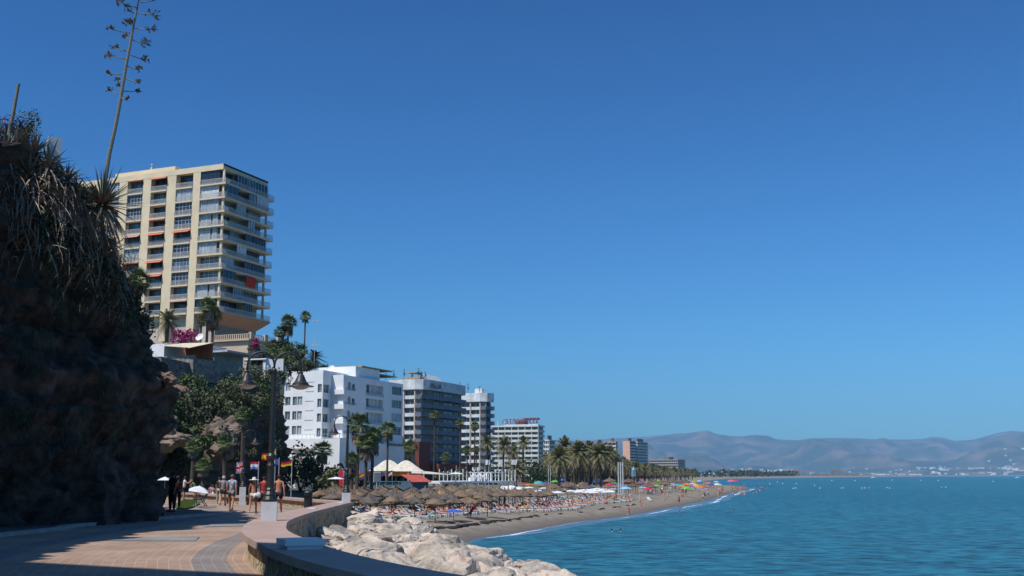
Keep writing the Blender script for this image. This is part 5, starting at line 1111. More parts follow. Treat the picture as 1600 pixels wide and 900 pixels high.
def person(label, J, skinm, group=None, shirt=None, shorts=None, swim=None, hair=None, hat=None, shoes=None, long=.55, female=False, fingers=False, trousers=False, sleeves=.55, face=True):
    t = thing('person', label, 'person', (0,0,0), 0, group)
    j2 = {k: tuple(v) for k, v in J.items()}; e2 = list(ED); r2 = dict(RAD)
    if female: r2['waist'] = (.10,.08); r2['chest'] = (.13,.10)
    if fingers:
        for i in '01':
            p = J['palm'+i]; d = (J['palm'+i]-J['wri'+i]).normalized(); sd = Vector((0,1,0)) if abs(d.y) < .7 else Vector((0,0,1)); sd = (sd-d*sd.dot(d)).normalized(); inn = Vector((-1 if i == '1' else 1,0,0))
            for q in range(4):
                o = (q-1.5)*.02; l = (.07,.08,.075,.06)[q]; a = p+sd*o+d*.02; b = a+d*l*.55+inn*.008; c = b+d*l*.4+inn*.025
                for nm, v, rr_ in (('f%s%da'%(i,q),a,.0105),('f%s%db'%(i,q),b,.009),('f%s%dc'%(i,q),c,.007)): j2[nm] = tuple(v); r2[nm] = rr_
                e2 += [('palm'+i,'f%s%da'%(i,q)),('f%s%da'%(i,q),'f%s%db'%(i,q)),('f%s%db'%(i,q),'f%s%dc'%(i,q))]
            a = J['wri'+i]+d*.03+sd*.03; b = a+d*.04+sd*.02+inn*.01; j2['t%sa'%i] = tuple(a); j2['t%sb'%i] = tuple(b); r2['t%sa'%i] = .012; r2['t%sb'%i] = .009; e2 += [('wri'+i,'t%sa'%i),('t%sa'%i,'t%sb'%i)]
    skin('body', j2, e2, r2, skinm, t, 1)
    if shirt: sub_skin('shirt', J, {'pelvis','waist','chest','neckb','sho0','sho1'}, shirt, t, .02, {'neckb':(.085,.075)}, [('sho0','elb0',sleeves),('sho1','elb1',sleeves)])
    if shorts: sub_skin('trousers' if trousers else 'shorts', J, {'pelvis','hip0','hip1'}|({'knee0','knee1'} if trousers else set()), shorts, t, .022, {'pelvis':(.15,.115)}, ([('knee0','ank0',.9),('knee1','ank1',.9)] if trousers else [('hip0','knee0',long),('hip1','knee1',long)]))
    if swim:
        if female: sub_skin('swimsuit', J, {'pelvis','waist','chest'}, swim, t, .012, {'waist':(.105,.085),'chest':(.138,.108),'pelvis':(.145,.112)})
        else: sub_skin('swimming_trunks', J, {'pelvis','hip0','hip1'}, swim, t, .018, {'pelvis':(.148,.112)}, [('hip0','knee0',.4),('hip1','knee1',.4)])
    hd = J['head']; up = (J['crown']-J['neck']).normalized()
    if hair:
        c = hd+up*.055; mb = MB(); M = up.to_track_quat('Z','Y').to_matrix().to_4x4(); mb.M = Matrix.Translation(c) @ M
        mb.lathe([(.088,-.06),(.098,-.02),(.098,.03),(.08,.07),(.045,.095),(.005,.102)], 12); 
        if female: mb.lathe([(.05,-.2),(.085,-.16),(.09,-.05),(.06,-.02)], 10, (0,-.02))
        mb.build('hair', hair, t, smooth=True)
    if hat:
        w, hm = hat; c = hd+up*.06; mb = MB(); mb.M = Matrix.Translation(c) @ up.to_track_quat('Z','Y').to_matrix().to_4x4()
        mb.lathe([(w,-.035),(w*.8,-.01),(.1,.0),(.1,.05),(.085,.09),(.05,.11),(.005,.112)], 16); mb.build('hat', hm, t, smooth=True)
    if shoes:
        for i in '01': mb = MB(); a, b = J['heel'+i], J['toe'+i]; mb.tube([a+Vector((0,-.03,-.0)), a.lerp(b,.5)+Vector((0,0,0)), b+Vector((0,.03,0))], [.042,.048,.036], 8); mb.build('shoe', shoes, t, smooth=True)
    return t
def cloth(n, c=(.5,.5,.5), **k): return pm(n, c, .85, **k)
HB = pm('hair_dark', (.04,.025,.018), .7); HG = pm('hair_grey', (.3,.28,.26), .7); HBL = pm('hair_blond', (.42,.3,.14), .7)
def place(t, px, py, z, rz, s=1):
    g = G(px, py, z); t.location = (g.x, g.y, z+.0); t.rotation_euler[2] = rz; t.scale = (s,s,s); return g
walk = lambda **k: body_joints(leg=k.pop('leg',17), arm=k.pop('arm',(14,-16)), **k)
t = person('bare-backed man in black shorts walking away just right of the nearest lamp', walk(armout=(14,14)), SKIN1, shorts=cloth('black_cloth',(.02,.02,.022)), hair=HB, shoes=cloth('white_shoe',(.6,.6,.6)), fingers=True, long=.6); place(t, 434, 803, -.1, R(4), 1.0)
t = person('man in a red shirt mostly hidden behind the nearest lamp post', walk(leg=-15), SKIN1, shirt=cloth('red_cloth',(.42,.05,.04)), shorts=cloth('wine_cloth',(.25,.03,.04)), hair=HB, fingers=True); place(t, 411, 800, -.12, 0, .97)
t = person('woman in a white sun hat and white shorts with a bag', walk(leg=12, female=True, arm=(10,-4), armout=(16,22)), SKIN1, swim=cloth('tan_top',(.50,.27,.18)), shorts=cloth('white_cloth',(.72,.72,.72)), hair=HBL, hat=(.27,cloth('straw_white',(.72,.68,.58))), shoes=cloth('white_shoe',(.6,.6,.6)), female=True, fingers=True, long=.35); g = place(t, 395, 803, -.1, 0, .93)
bag = thing('shoulder_bag', 'white and black shoulder bag hanging at the side of the woman in the hat', 'bag', (g.x+.3, g.y-.05, .66), R(10)); mb = MB(); mb.M = Matrix.Rotation(R(18),4,'Y'); mb.lathe([(.09,-.2),(.12,-.14),(.12,.1),(.08,.16)], 10); o = mb.build('pouch', cloth('black_cloth',(.02,.02,.022)), bag, smooth=True); mb = MB(); mb.M = Matrix.Translation((-.05,-.05,.08)) @ Matrix.Rotation(R(-30),4,'Y'); mb.lathe([(.05,-.14),(.11,-.07),(.12,.06),(.06,.14)], 10); mb.build('towel', cloth('white_cloth',(.72,.72,.72)), bag, smooth=True); mb = MB(); mb.tube([(-.06,0,.15),(-.1,0,.42),(-.08,0,.55),(.0,0,.15)], .012, 5); mb.build('strap', cloth('white_cloth'), bag)
PAT = mat('patterned_shirt', (.55,.58,.62), .85, (.25,.29,.36), 9, contrast=(.48,.52))
t = person('man in a pale patterned shirt walking left of the woman in the hat', walk(leg=-14), SKIN1, shirt=PAT, shorts=cloth('grey_cloth',(.22,.23,.23)), hair=pm('hair_red',(.22,.09,.05),.7), fingers=True, shoes=cloth('sandal',(.3,.2,.15))); place(t, 361, 799, -.12, R(-3), 1.02)
t = person('man in a grey checked shirt, dark green shorts and pale bucket hat', walk(leg=10), SKIN1, shirt=mat('grey_check', (.30,.32,.37), .85, (.18,.19,.23), 14), shorts=cloth('green_cloth',(.04,.06,.045)), hat=(.13,cloth('beige_hat',(.5,.46,.38))), hair=HG, fingers=True, shoes=cloth('dark_shoe',(.06,.05,.05))); place(t, 348, 790, -.18, R(5), 1.0)
t = person('person in a dark shirt and pale trousers beside the man in the bucket hat', walk(leg=-8), SKIN2, shirt=cloth('navy_cloth',(.025,.03,.05)), shorts=cloth('pale_trousers',(.5,.46,.43)), hair=HB, trousers=True, fingers=True, shoes=cloth('white_shoe')); place(t, 341.5, 787, -.2, 0, .97)
t = person('man in a white shirt raising a camera near the white square parasol', body_joints(arm=(50,55), elbow=(80,80)), SKIN1, shirt=cloth('white_cloth'), shorts=cloth('navy_cloth'), hair=HB, fingers=True); place(t, 287, 784, -.2, R(-80), 1.0)
t = person('man in dark green shirt bending near the white umbrella', body_joints(arm=(30,30), lean=35), SKIN1, shirt=cloth('green_shirt',(.03,.2,.1)), shorts=cloth('black_cloth'), hair=HB); place(t, 305, 783, -.2, R(60), .9)
t = person('dark-clothed person in the shade at the foot of the cliff', body_joints(arm=(5,-5)), SKIN3, shirt=cloth('dark_green_cloth',(.015,.03,.028)), shorts=cloth('black_cloth'), hair=HB, hat=(.2,cloth('black_cloth')), trousers=True, fingers=True, shoes=cloth('dark_shoe')); place(t, 268, 800, -.05, R(150), 1.05)
t = person('second shaded person in dark red standing behind the dark-clothed one', body_joints(arm=(-5,10)), SKIN3, shirt=cloth('dark_red_cloth',(.12,.02,.02)), shorts=cloth('black_cloth'), hair=HB, trousers=True); place(t, 276, 796, -.1, R(200), .97)
t = person('small far person in a lilac top beyond the back wall', body_joints(), SKIN1, shirt=cloth('lilac_cloth',(.35,.28,.36)), shorts=cloth('navy_cloth'), hair=HB); t.location = (*P(330,768,95).xy, -.9); 
t = person('far woman in a long white dress beyond the back wall', body_joints(female=True), SKIN1, swim=cloth('white_cloth'), hair=HB, female=True); t.location = (*P(333,768,90).xy, -.9); mb = MB(); mb.lathe([(.36,.06),(.24,.6),(.15,1.0),(.13,1.1)], 14); mb.build('skirt', cloth('white_cloth'), t, smooth=True)
# ================================================================== PROMENADE FURNITURE
bn = G(312,791,-.2); t = thing('park_bench', 'black cast iron scroll bench facing the promenade beside the grass', 'bench', (bn.x,bn.y,-.2), R(-78))
for x in (-.75,.75):
    mb = MB(); mb.tube([(x,-.3,0),(x,-.22,.12),(x,-.28,.3),(x,-.2,.42),(x,.1,.4),(x,.28,.44),(x,.34,.6),(x,.46,.85)], .028, 6); mb.tube([(x,.38,0),(x,.3,.12),(x,.2,.25),(x,.26,.42)], .028, 6); mb.tube([(x,-.26,.4),(x,-.32,.55),(x,-.22,.66),(x,.0,.62),(x,.3,.6)], .024, 6); mb.tube([(x,-.2,.4),(x,-.02,.24),(x,.2,.25)], .02, 5); mb.build('leg', DARK, t)
mb = MB(); [mb.box(-.8,.8,-.26+i*.1,-.19+i*.1,.41,.44) for i in range(5)]; mb.build('seat', DARK, t)
mb = MB(); [mb.box(-.8,.8,.27+i*.045,.29+i*.045,.5+i*.1,.57+i*.1) for i in range(4)]; mb.build('backrest', DARK, t)
bi = G(481,797,-.15); t = thing('litter_bin', 'dark green cylindrical litter bin beside the low white block', 'litter bin', (bi.x,bi.y,-.15)); GRN = pm('dark_green_metal', (.02,.035,.032), .4)
mb = MB(); mb.lathe([(.2,0),(.22,.05),(.22,.8),(.21,.84)], 18); mb.build('body', GRN, t); mb = MB(); mb.lathe([(.235,.84),(.24,.9),(.2,.97),(.1,1.01),(.005,1.02)], 18); mb.build('lid', GRN, t); mb = MB(); mb.box(-.17,.17,-.235,-.215,.6,.76); mb.build('opening', pm('opening_black',(.005,.005,.005)), t)
st = G(243,806,0); t = thing('stroller', 'dark folded-hood stroller parked in the shade at the cliff foot', 'stroller', (st.x,st.y,0), R(20)); BK = cloth('black_cloth')
mb = MB(); mb.tube([(-.25,-.35,.15),(-.25,.1,.6),(-.25,.45,1.0),(.25,.45,1.0),(.25,.1,.6),(.25,-.35,.15)], .02, 6); mb.tube([(-.25,.4,.12),(-.25,.0,.55)], .02, 6); mb.tube([(.25,.4,.12),(.25,.0,.55)], .02, 6); mb.build('frame', pm('alloy',(.4,.4,.42),.4), t)
mb = MB(); mb.box(-.22,.22,-.3,.15,.38,.5); mb.box(-.22,.22,.1,.22,.45,.9); mb.build('seat', BK, t); mb = MB(); mb.M = Matrix.Translation((0,.0,.75)) @ Matrix.Rotation(R(90),4,'Y'); mb.lathe([(.3,-.23),(.33,0),(.3,.23)], 14); mb.build('hood', BK, t)
for x, y in ((-.27,-.35),(.27,-.35),(-.27,.4),(.27,.4)): mb = MB(); mb.M = Matrix.Translation((x,y,.12)) @ Matrix.Rotation(R(90),4,'Y'); mb.lathe([(.12,-.025),(.12,.025)], 14); mb.build('wheel', BK, t)
GRS = mat('grass', (.10,.15,.035), .9, (.06,.09,.025), 3, .4, 20, island=.3)
mb = MB(); q = [G(x,y,-.12) for x, y in ((276,797),(300,792),(313,786),(306,781),(285,781),(272,788))]; mb.add(q, [tuple(range(6))]); r = random.Random(2)
for i in range(2500):
    a, b = r.random(), r.random(); p = q[0].lerp(q[1],a).lerp(q[4].lerp(q[3],a), b); mb.add([p+Vector((-.012,0,0)), p+Vector((.012,0,0)), p+Vector((r.uniform(-.03,.03),r.uniform(-.03,.03),r.uniform(.04,.1)))], [(0,1,2)])
tag(mb.build('grass', GRS), 'small wedge of green grass at the cliff foot beside the bench', 'grass', kind='stuff')
# ================================================================== PARASOLS
THA = mat('thatch', (.185,.135,.10), .95, (.09,.068,.052), 1.2, .8, 9, island=0, detail=6); THB = mat('thatch_tan', (.25,.165,.10), .95, (.13,.09,.058), 1.2, .8, 9); THC = mat('thatch_orange', (.52,.29,.10), .9, (.4,.22,.08), 1.2, .8, 9); THG = mat('thatch_grey', (.16,.135,.115), .95, (.075,.063,.055), 1.2, .8, 9)
def parasol(seed, m, rad=1.22, h=2.15, name='thatched_parasol', ragged=.12):
    r = random.Random(seed); t = thing(name, 'parasol', 'parasol'); mb = MB(); n = 20; vs = [(0,0,h+.42)]; rings = [(.14,h+.32),(.5*rad,h+.14),(.85*rad,h-.08),(rad,h-.2),(rad*.93,h-.34)]
    for k, (rr, z) in enumerate(rings):
        for i in range(n): a = 2*math.pi*i/n; q = rr*(1+(r.uniform(-ragged,ragged) if k >= 3 else r.uniform(-.03,.03))); vs.append((q*math.cos(a), q*math.sin(a), z+(r.uniform(-.08,.06) if k >= 3 else 0)))
    fs = [(0,1+i,1+(i+1)%n) for i in range(n)]
    for k in range(len(rings)-1):
        for i in range(n): a = 1+k*n+i; b = 1+k*n+(i+1)%n; fs.append((a,a+n,b+n,b))
    vs.append((0,0,h-.05)); c = len(vs)-1; k = 1+(len(rings)-1)*n; fs += [(c,k+(i+1)%n,k+i) for i in range(n)]
    mb.add(vs, fs); mb.lathe([(.05,h+.3),(.13,h+.36),(.09,h+.5),(.02,h+.62)], 8); mb.build('thatch_cap', m, t); mb = MB(); mb.tube([(0,0,-.3),(0,0,h+.3)], .045, 6); mb.build('pole', TRUNK, t); return t
PP = [Proto(parasol(1,THA)), Proto(parasol(2,THB)), Proto(parasol(3,THG)), Proto(parasol(4,THA,1.3)), Proto(parasol(5,THB,1.15))]; PO = Proto(parasol(6,THC)); PL = ['brown','tan','grey-brown','wide brown','small tan']
def inpoly(x, y, pl):
    c = False
    for i in range(len(pl)):
        (a, b), (d, e) = pl[i-1], pl[i]
        if (b > y) != (e > y) and x < (d-a)*(y-b)/(e-b)+a: c = not c
    return c
rp_ = random.Random(31); ca = R(70); ax = Vector((math.cos(ca), math.sin(ca))); ay = Vector((-ax.y, ax.x)); poly = [(434,757),(560,757.5),(700,758),(800,765),(912,771),(905,779),(800,781.5),(700,784),(645,781.5),(600,779.5),(535,776),(434,766)]
cp = 0; PAR = []; FR = [(548,800),(575,801),(600,806),(632,810),(665,811),(700,806),(720,806),(745,803),(772,803),(814,800),(842,800),(870,798),(890,797),(921,788),(945,787),(965,785),(985,783)]; F3 = [beachpt(*p) for p in FR]; F3d = [a.lerp(b, k/8) for a, b in zip(F3, F3[1:]) for k in range(8)]
for i in range(-12, 72):
    for j in range(-8, 56):
        q = Vector((5,100))+ax*(i*2.7)+ay*(j*2.55+(i % 2)*1.2); q += Vector((rp_.uniform(-.3,.3), rp_.uniform(-.3,.3)))
        if not 84 < q.y < 290: continue
        z = -.95 if q.x < xl(q.y) else zb(*q)
        x, y = proj((q.x, q.y, z+2.3))
        if not inpoly(x, y, poly) or (xs(q.y)-q.x) < 8: continue
        if rp_.random() > interp(q.y, [(120,1),(150,.95),(185,.62),(230,.4),(280,.3)]): continue
        if cp >= 290: continue
        
        if x > 545 and min((q.x-w.x)**2+(q.y-w.y)**2 for w in F3d) < 2.9**2: continue
        cp += 1; p = rp_.choice(PP); kl = PL[PP.index(p)]; s = rp_.uniform(.9,1.12); p.put((q.x,q.y,z), rp_.uniform(0,6), (s,s,rp_.uniform(.92,1.06)), 'one of the %s thatched parasols crowded in rows on the beach' % kl, 'thatched parasols crowded on the beach'); PAR.append((q.x,q.y,z))
print('parasols', cp)
PO.put(beachpt(700,801)+Vector((-2,14,0)), 0, 1, 'single orange-toned thatched parasol among the brown ones', None)
for k, (px, py, lab) in enumerate([(953,757.5,'tan thatched parasol standing alone right of the grove, left one'),(982,759,'brown thatched parasol standing alone right of the tan one')]):
    c = beachpt(px, py+12); [PP[1],PP[0]][k].put(c, 0, 1.5, lab)
for i in range(46):            # thatched parasols along the back of the far beach
    px = rp_.uniform(985,1075) if i > 12 else rp_.uniform(850,950); Y = interp(px, [(850,215),(950,262),(985,250),(1075,420)])*rp_.uniform(.85,1.2); a, b, c = ray(px, 750); x = a/b*Y
    rp_.choice(PP).put((x, Y, zb(x,Y)), 0, rp_.uniform(1.0,1.25), 'one of the thatched parasols scattered along the far beach', 'thatched parasols along the far beach')
# cloth parasols
def umbrella(m, rad=1.1, h=2.0, square=False, seed=0):
    t = thing('parasol', 'parasol', 'parasol'); mb = MB(); n = 4 if square else 8; off = math.pi/4 if square else 0; vs = [(0,0,h)]
    for rr, z in ((.55,h-.13 if square else h-.14),(1,h-.3 if square else h-.42)):
        for i in range(n): a = off+2*math.pi*i/n; vs.append((rad*rr*math.cos(a), rad*rr*math.sin(a), z))
    fs = [(0,1+i,1+(i+1)%n) for i in range(n)]+[(1+i,1+n+i,1+n+(i+1)%n,1+(i+1)%n) for i in range(n)]; mb.add(vs, fs); mb.add([(x*.999,y*.999,z-.012) for x,y,z in vs], [f[::-1] for f in fs]); mb.build('canopy', m, t); mb = MB(); mb.tube([(0,0,-.2),(0,0,h+.05)], .025, 6); mb.build('pole', RAILM, t); return t
WU = pm('canopy_white', (.8,.8,.8), .7); CO = {k: pm('canopy_'+k, c, .7) for k, c in dict(blue=(.03,.12,.6), sky=(.25,.5,.72), red=(.6,.03,.05), orange=(.75,.2,.04), green=(.12,.5,.08), pink=(.7,.12,.25), yellow=(.7,.5,.06), teal=(.05,.4,.42), navy=(.05,.07,.3), cream=(.6,.58,.5)).items()}
UP = {k: Proto(umbrella(m)) for k, m in CO.items()}; UW = Proto(umbrella(WU, 1.25, 2.2, True))
UP['blue'].put(beachpt(709,816), .2, (.95,.95,.7), 'small royal blue parasol low on the sand in front of the sunbeds')
for k, px, py, s, lab in [('sky',872,757,1.5,'light blue parasol left of the brighter blue one by the grove'),('blue',878,758,1.5,'blue parasol at the foot of the date palms'),('sky',978,775,1.3,'pale blue parasol on the open sand'),('red',1013,774,1.2,'red parasol lying low on the open sand'),('green',1073,772,1.3,'green beach tent by the waterline crowd'),('orange',1094,769,1.3,'orange parasol near the water'),('red',1099,768,1.2,'red parasol beside the orange one'),('navy',1112,764,1.3,'dark blue parasol behind the orange one'),('cream',1121,765,1.5,'pale round parasol beside the standing group'),('pink',1143,758,1.7,'big pink parasol at the beach point'),('red',1149,757,1.6,'red parasol next to the pink one at the point'),('sky',1082,762,1.3,'sky blue parasol in the far crowd'),('yellow',1086,755,1.2,'yellow parasol under the yellow banner'),('teal',1060,764,1.2,'teal parasol in the far crowd')]:
    UP[k].put(beachpt(px, py+5), rp_.uniform(0,1), s, lab)
for i in range(70):
    Y = rp_.uniform(250,520); d = rp_.uniform(9,55); x = xs(Y)-d/.93
    kc = rp_.choice(list(CO)); UP[kc].put((x,Y,zb(x,Y)), 0, rp_.uniform(.9,1.3), 'one of the small %s parasols crowding the far beach' % kc, 'bright parasols crowding the far beach')
for i in range(42):
    px = rp_.uniform(775,968); Y = interp(px, [(775,228),(860,205),(968,225)])+rp_.uniform(-22,22); a, b, c = ray(px, 750); x = a/b*Y
    UW.put((x,Y,zb(x,Y)), R(20), (1,1,.95), 'one of the flat white canopies in the pale rows behind the thatch', 'white canopies behind the thatched rows')
# ================================================================== SUNBEDS AND SUNBATHERS
def sunbed(m):
    t = thing('sunbed', 'sunbed', 'sunbed'); mb = MB(); mb.box(-.33,.33,-.95,.35,.28,.37); mb.M = Matrix.Translation((0,.35,.34)) @ Matrix.Rotation(R(38),4,'X'); mb.box(-.33,.33,0,.68,0,.05); mb.M = None
    mb.build('frame', WHITE, t)
    for y in (-.75,.3): 
        mb = MB(); mb.tube([(-.3,y-.14,0),(-.3,y,.33),(-.3,y+.14,0)], .042, 4); mb.build('leg', WHITE, t); mb = MB(); mb.tube([(.3,y-.14,0),(.3,y,.33),(.3,y+.14,0)], .042, 4); mb.build('leg', WHITE, t)
    if m: mb = MB(); mb.box(-.28,.28,-.9,.33,.373,.40); mb.M = Matrix.Translation((0,.35,.395)) @ Matrix.Rotation(R(38),4,'X'); mb.box(-.28,.28,0,.62,0,.03); mb.build('towel', m, t)
    return t
TW = [None, cloth('towel_green',(.12,.25,.12)), cloth('towel_blue',(.08,.16,.42)), cloth('towel_red',(.5,.06,.06)), cloth('towel_lime',(.42,.48,.12)), cloth('towel_violet',(.18,.12,.3)), cloth('towel_teal',(.1,.4,.42)), cloth('towel_white',(.65,.65,.63))]
SB = [Proto(sunbed(m)) for m in TW]; SBL = ['bare','green towelled','blue towelled','red towelled','lime towelled','violet towelled','teal towelled','white towelled']
def lying(): 
    J = body_joints(arm=(0,0), armout=(14,10)); 
    out = {}
    for k, v in J.items():
        s = v.z-.95            # along the bed, head end +Y and raised
        y = s; z = .1+v.y*.8
        if s > .1: y = .1+(s-.1)*math.cos(R(34)); z += (s-.1)*math.sin(R(34))
        out[k] = Vector((v.x, y, z))
    return out
SW = {k: cloth('swim_'+k, c) for k, c in dict(black=(.02,.02,.025), red=(.55,.04,.05), blue=(.04,.08,.35), pink=(.65,.12,.2), white=(.7,.7,.7), green=(.05,.25,.12)).items()}
LYP = [Proto(person('p', lying(), SKIN1, swim=SW['black'], hair=HB, face=False)), Proto(person('p', lying(), SKIN2, swim=SW['red'], hair=HBL, female=True)), Proto(person('p', lying(), SKIN1, swim=SW['blue'], hair=HG)), Proto(person('p', lying(), SKIN2, swim=SW['pink'], hair=HB, female=True))]
SIT = [Proto(person('p', body_joints('sit', arm=(30,25), elbow=(30,40), lean=-12), SKIN1, swim=SW['blue'], hair=HB)), Proto(person('p', body_joints('sit', arm=(35,10), elbow=(40,20), lean=10), SKIN2, swim=SW['green'], hair=HBL, female=True)), Proto(person('p', body_joints('sunsit', arm=(-20,-25), lean=-25), SKIN1, swim=SW['red'], hair=HB))]
STD = [Proto(person('p', body_joints(leg=8, arm=(10,-10)), SKIN1, swim=SW['black'], hair=HB)), Proto(person('p', body_joints(leg=14, arm=(-12,14), female=True), SKIN1, swim=SW['blue'], hair=HB, female=True)), Proto(person('p', body_joints(leg=-10, arm=(60,8), elbow=(60,20)), SKIN2, swim=SW['red'], hair=HG)), Proto(person('p', body_joints(leg=4, arm=(5,5)), SKIN2, shirt=SW['white'], shorts=SW['blue'], hair=HB)), Proto(person('p', body_joints(leg=4, female=True, arm=(5,15)), SKIN2, swim=SW['pink'], hair=HBL, female=True))]
FR = [(548,800),(575,801),(600,806),(632,810),(665,811),(700,806),(720,806),(745,803),(772,803),(814,800),(842,800),(870,798),(890,797),(921,788),(945,787),(965,785),(985,783)]
F3 = [beachpt(*p) for p in FR]; nb = 0; nl = 0; fset = []
for a, b in zip(F3, F3[1:]):
    L_ = (b-a).length; n = max(1, int(L_/1.25)); d = (b-a).normalized()
    for i in range(n): fset.append(a.lerp(b, i/n))
rs = random.Random(41); sea_rz = R(-90-18)      # feet towards the sea
for row in range(7):
    for p in fset:
        if nb >= 290: break
        q = Vector((p.x-row*2.9*.72-rs.uniform(-.3,.3), p.y+row*2.9*.72+rs.uniform(-.3,.3))); z = zb(*q)
        if q.x < -52 or rs.random() > (.9 if row < 3 else .6): continue
        if xs(q.y)-q.x < 4.5: continue
        x, y = proj((q.x,q.y,z)); 
        if row > 1 and y > 812: continue
        nb += 1; rz = R(72)+rs.uniform(-.15,.15)+(R(180) if rs.random() < .12 else 0); bi_ = rs.randrange(8); SB[bi_].put((q.x,q.y,z), rz, 1, 'one of the %s white sunbeds set out in rows by the thatched parasols' % SBL[bi_], 'white sunbeds in rows')
        if rs.random() < .8 and nl < 165:
            nl += 1; P_ = rs.choice(LYP+LYP+SIT); sc = rs.uniform(.92,1.03); z2 = z+.40; wh_ = ['man lying in black trunks','woman lying in a red swimsuit','man lying in blue trunks','woman lying in a pink swimsuit','man sitting up in blue trunks','woman sitting up in a green swimsuit','man leaning back in red trunks'][(LYP+SIT).index(P_)]; P_.put((q.x,q.y,z2), rz+(R(180) if P_ in SIT else 0), sc, wh_+', one of those on the sunbed rows', 'sunbathers on the sunbeds')
print('beds', nb, nl)
for pr_, px, py, rz, s, lab in [(STD[0],808,804,R(-60),1.0,'man in dark trunks walking on the sand in front of the sunbeds'),(STD[1],982,808,R(-20),1.0,'woman in a dark blue swimsuit standing at the water edge'),(STD[2],719,803,R(160),1.03,'tall tanned man standing beside the blue parasol'),(STD[0],706,800,R(90),.95,'shorter man standing left of the tall tanned one'),(STD[2],738,802,R(200),.95,'bald man seen beside the red chair'),(STD[3],1107,777,R(30),1,'person in white shirt near the water'),(STD[3],1099,783,R(0),.9,'child in white top at the waterline'),(STD[0],1061,790,R(40),1.1,'tanned person wading at the waterline below the parasols'),(STD[1],1124,777,R(20),1.1,'woman in blue by the standing group at the water'),(STD[0],1127,775,R(80),1.2,'dark-suited bather in the standing group'),(STD[4],1122,778,R(120),1.1,'fair woman in the standing group at the water'),(STD[2],961,784,R(20),1,'man in red trunks standing at the right end of the sunbeds')]:
    c = beachpt(px, py); c.z = max(c.z, -4.5); pr_.put(c, rz, s, lab)
LYP[2].put(beachpt(705,818.5)+Vector((0,0,.02)), R(80), (1,1,.55), 'sunbather lying on the bare sand below the blue parasol')
for px, py, lab in ((956,831,'swimmer with dark hair, left of the pair near the shore'),(970,831,'swimmer with dark hair, right of the pair near the shore'),(1146,798,'lone swimmer off the beach parasols'),(1062,801,'swimmer low in the shallows'),(1186,761,'distant swimmer off the point')):
    g = G(px, py, -4.4); STD[0].put((g.x,g.y,-4.4-1.42), rs.uniform(0,6), 1, lab)
n = 0; SL = ['man standing in black trunks','woman standing in a blue swimsuit','man standing in red trunks','person standing in a white shirt','woman standing in a pink swimsuit','man sitting in blue trunks','woman sitting in a green swimsuit','man leaning back in red trunks']
for i in range(88):
    Y = rs.uniform(195,530)**1.0; d = abs(rs.gauss(0,1))*18+2.0; x = xs(Y)-d
    if d > 60: continue
    pr_ = rs.choice(STD+SIT+SIT); pr_.put((x,Y,zb(x,Y)+(.05 if pr_ in SIT else 0)), rs.uniform(0,6), rs.uniform(1.0,1.1), 'small '+SL[(STD+SIT).index(pr_)]+' in the crowd on the far beach', 'bathers crowding the far beach'); n += 1
for i in range(18):
    Y = rs.uniform(330,540); x = xs(Y)+rs.uniform(.5,9); pr_ = rs.choice(STD); pr_.put((x,Y,-4.4-rs.uniform(.5,1.2)), rs.uniform(0,6), 1.05, SL[STD.index(pr_)].replace('standing','wading')+' off the beach point', 'bathers wading off the point')
for i in range(48):
    Y = rs.uniform(200,420); d = rs.uniform(6,40); x = xs(Y)-d; rs.choice(SB[1:]).put((x,Y,zb(x,Y)), rs.uniform(0,6), 1, 'one of the scattered loungers on the far sand', 'scattered loungers on the far sand')
# red folding chair
c = beachpt(732,809); t = thing('folding_chair', 'bright red reclining beach chair on the sand right of the blue parasol', 'beach chair', c, R(-60)); RDC = cloth('red_canvas',(.62,.01,.05))
mb = MB(); mb.add([(-.3,-.6,.3),(.3,-.6,.3),(.3,.1,.42),(-.3,.1,.42),(-.3,-.6,.34),(.3,-.6,.34),(.3,.1,.46),(-.3,.1,.46)], [(0,1,2,3),(4,5,6,7),(0,1,5,4),(1,2,6,5),(2,3,7,6),(3,0,4,7)]); mb.build('seat', RDC, t); mb = MB(); mb.add([(-.3,.1,.42),(.3,.1,.42),(.3,.7,1.25),(-.3,.7,1.25),(-.3,.16,.38),(.3,.16,.38),(.3,.76,1.2),(-.3,.76,1.2)], [(0,1,2,3),(4,5,6,7),(0,1,5,4),(1,2,6,5),(2,3,7,6),(3,0,4,7)]); mb.build('backrest', RDC, t)
for x in (-.3,.3): mb = MB(); mb.tube([(x,-.65,0),(x,.2,.6)], .02, 5); mb.tube([(x,.45,0),(x,-.2,.45)], .02, 5); mb.build('leg', RAILM, t)
# seaweed line
WEED = mat('dry_seaweed', (.035,.028,.022), .95, (.02,.017,.014), 6, .6)
for i in range(60):
    Y = 103+i*1.35 if i < 38 else 155+(i-38)*2.2; d = 4.6+rs.uniform(-.35,.35); x = xs(Y)-d
    if rs.random() < interp(Y, [(100,.0),(135,.12),(150,.5),(160,.75),(200,.8)]): continue
    s = rs.uniform(.7,1.3)*interp(Y, [(100,1.3),(140,.75),(200,.45)]); me = BM[i % 8]; o = bpy.data.objects.new('seaweed_clump', me); COL.objects.link(o); o.location = (x,Y,zb(x,Y)+.08); o.scale = (s*.6,s*1.2,.2); o.rotation_euler[2] = rs.uniform(-.5,.2); o.material_slots[0].link = 'OBJECT'; o.material_slots[0].material = WEED
    tag(o, 'one of the dark seaweed clumps in the line along the shore', 'seaweed', 'seaweed clumps in a line along the shore')
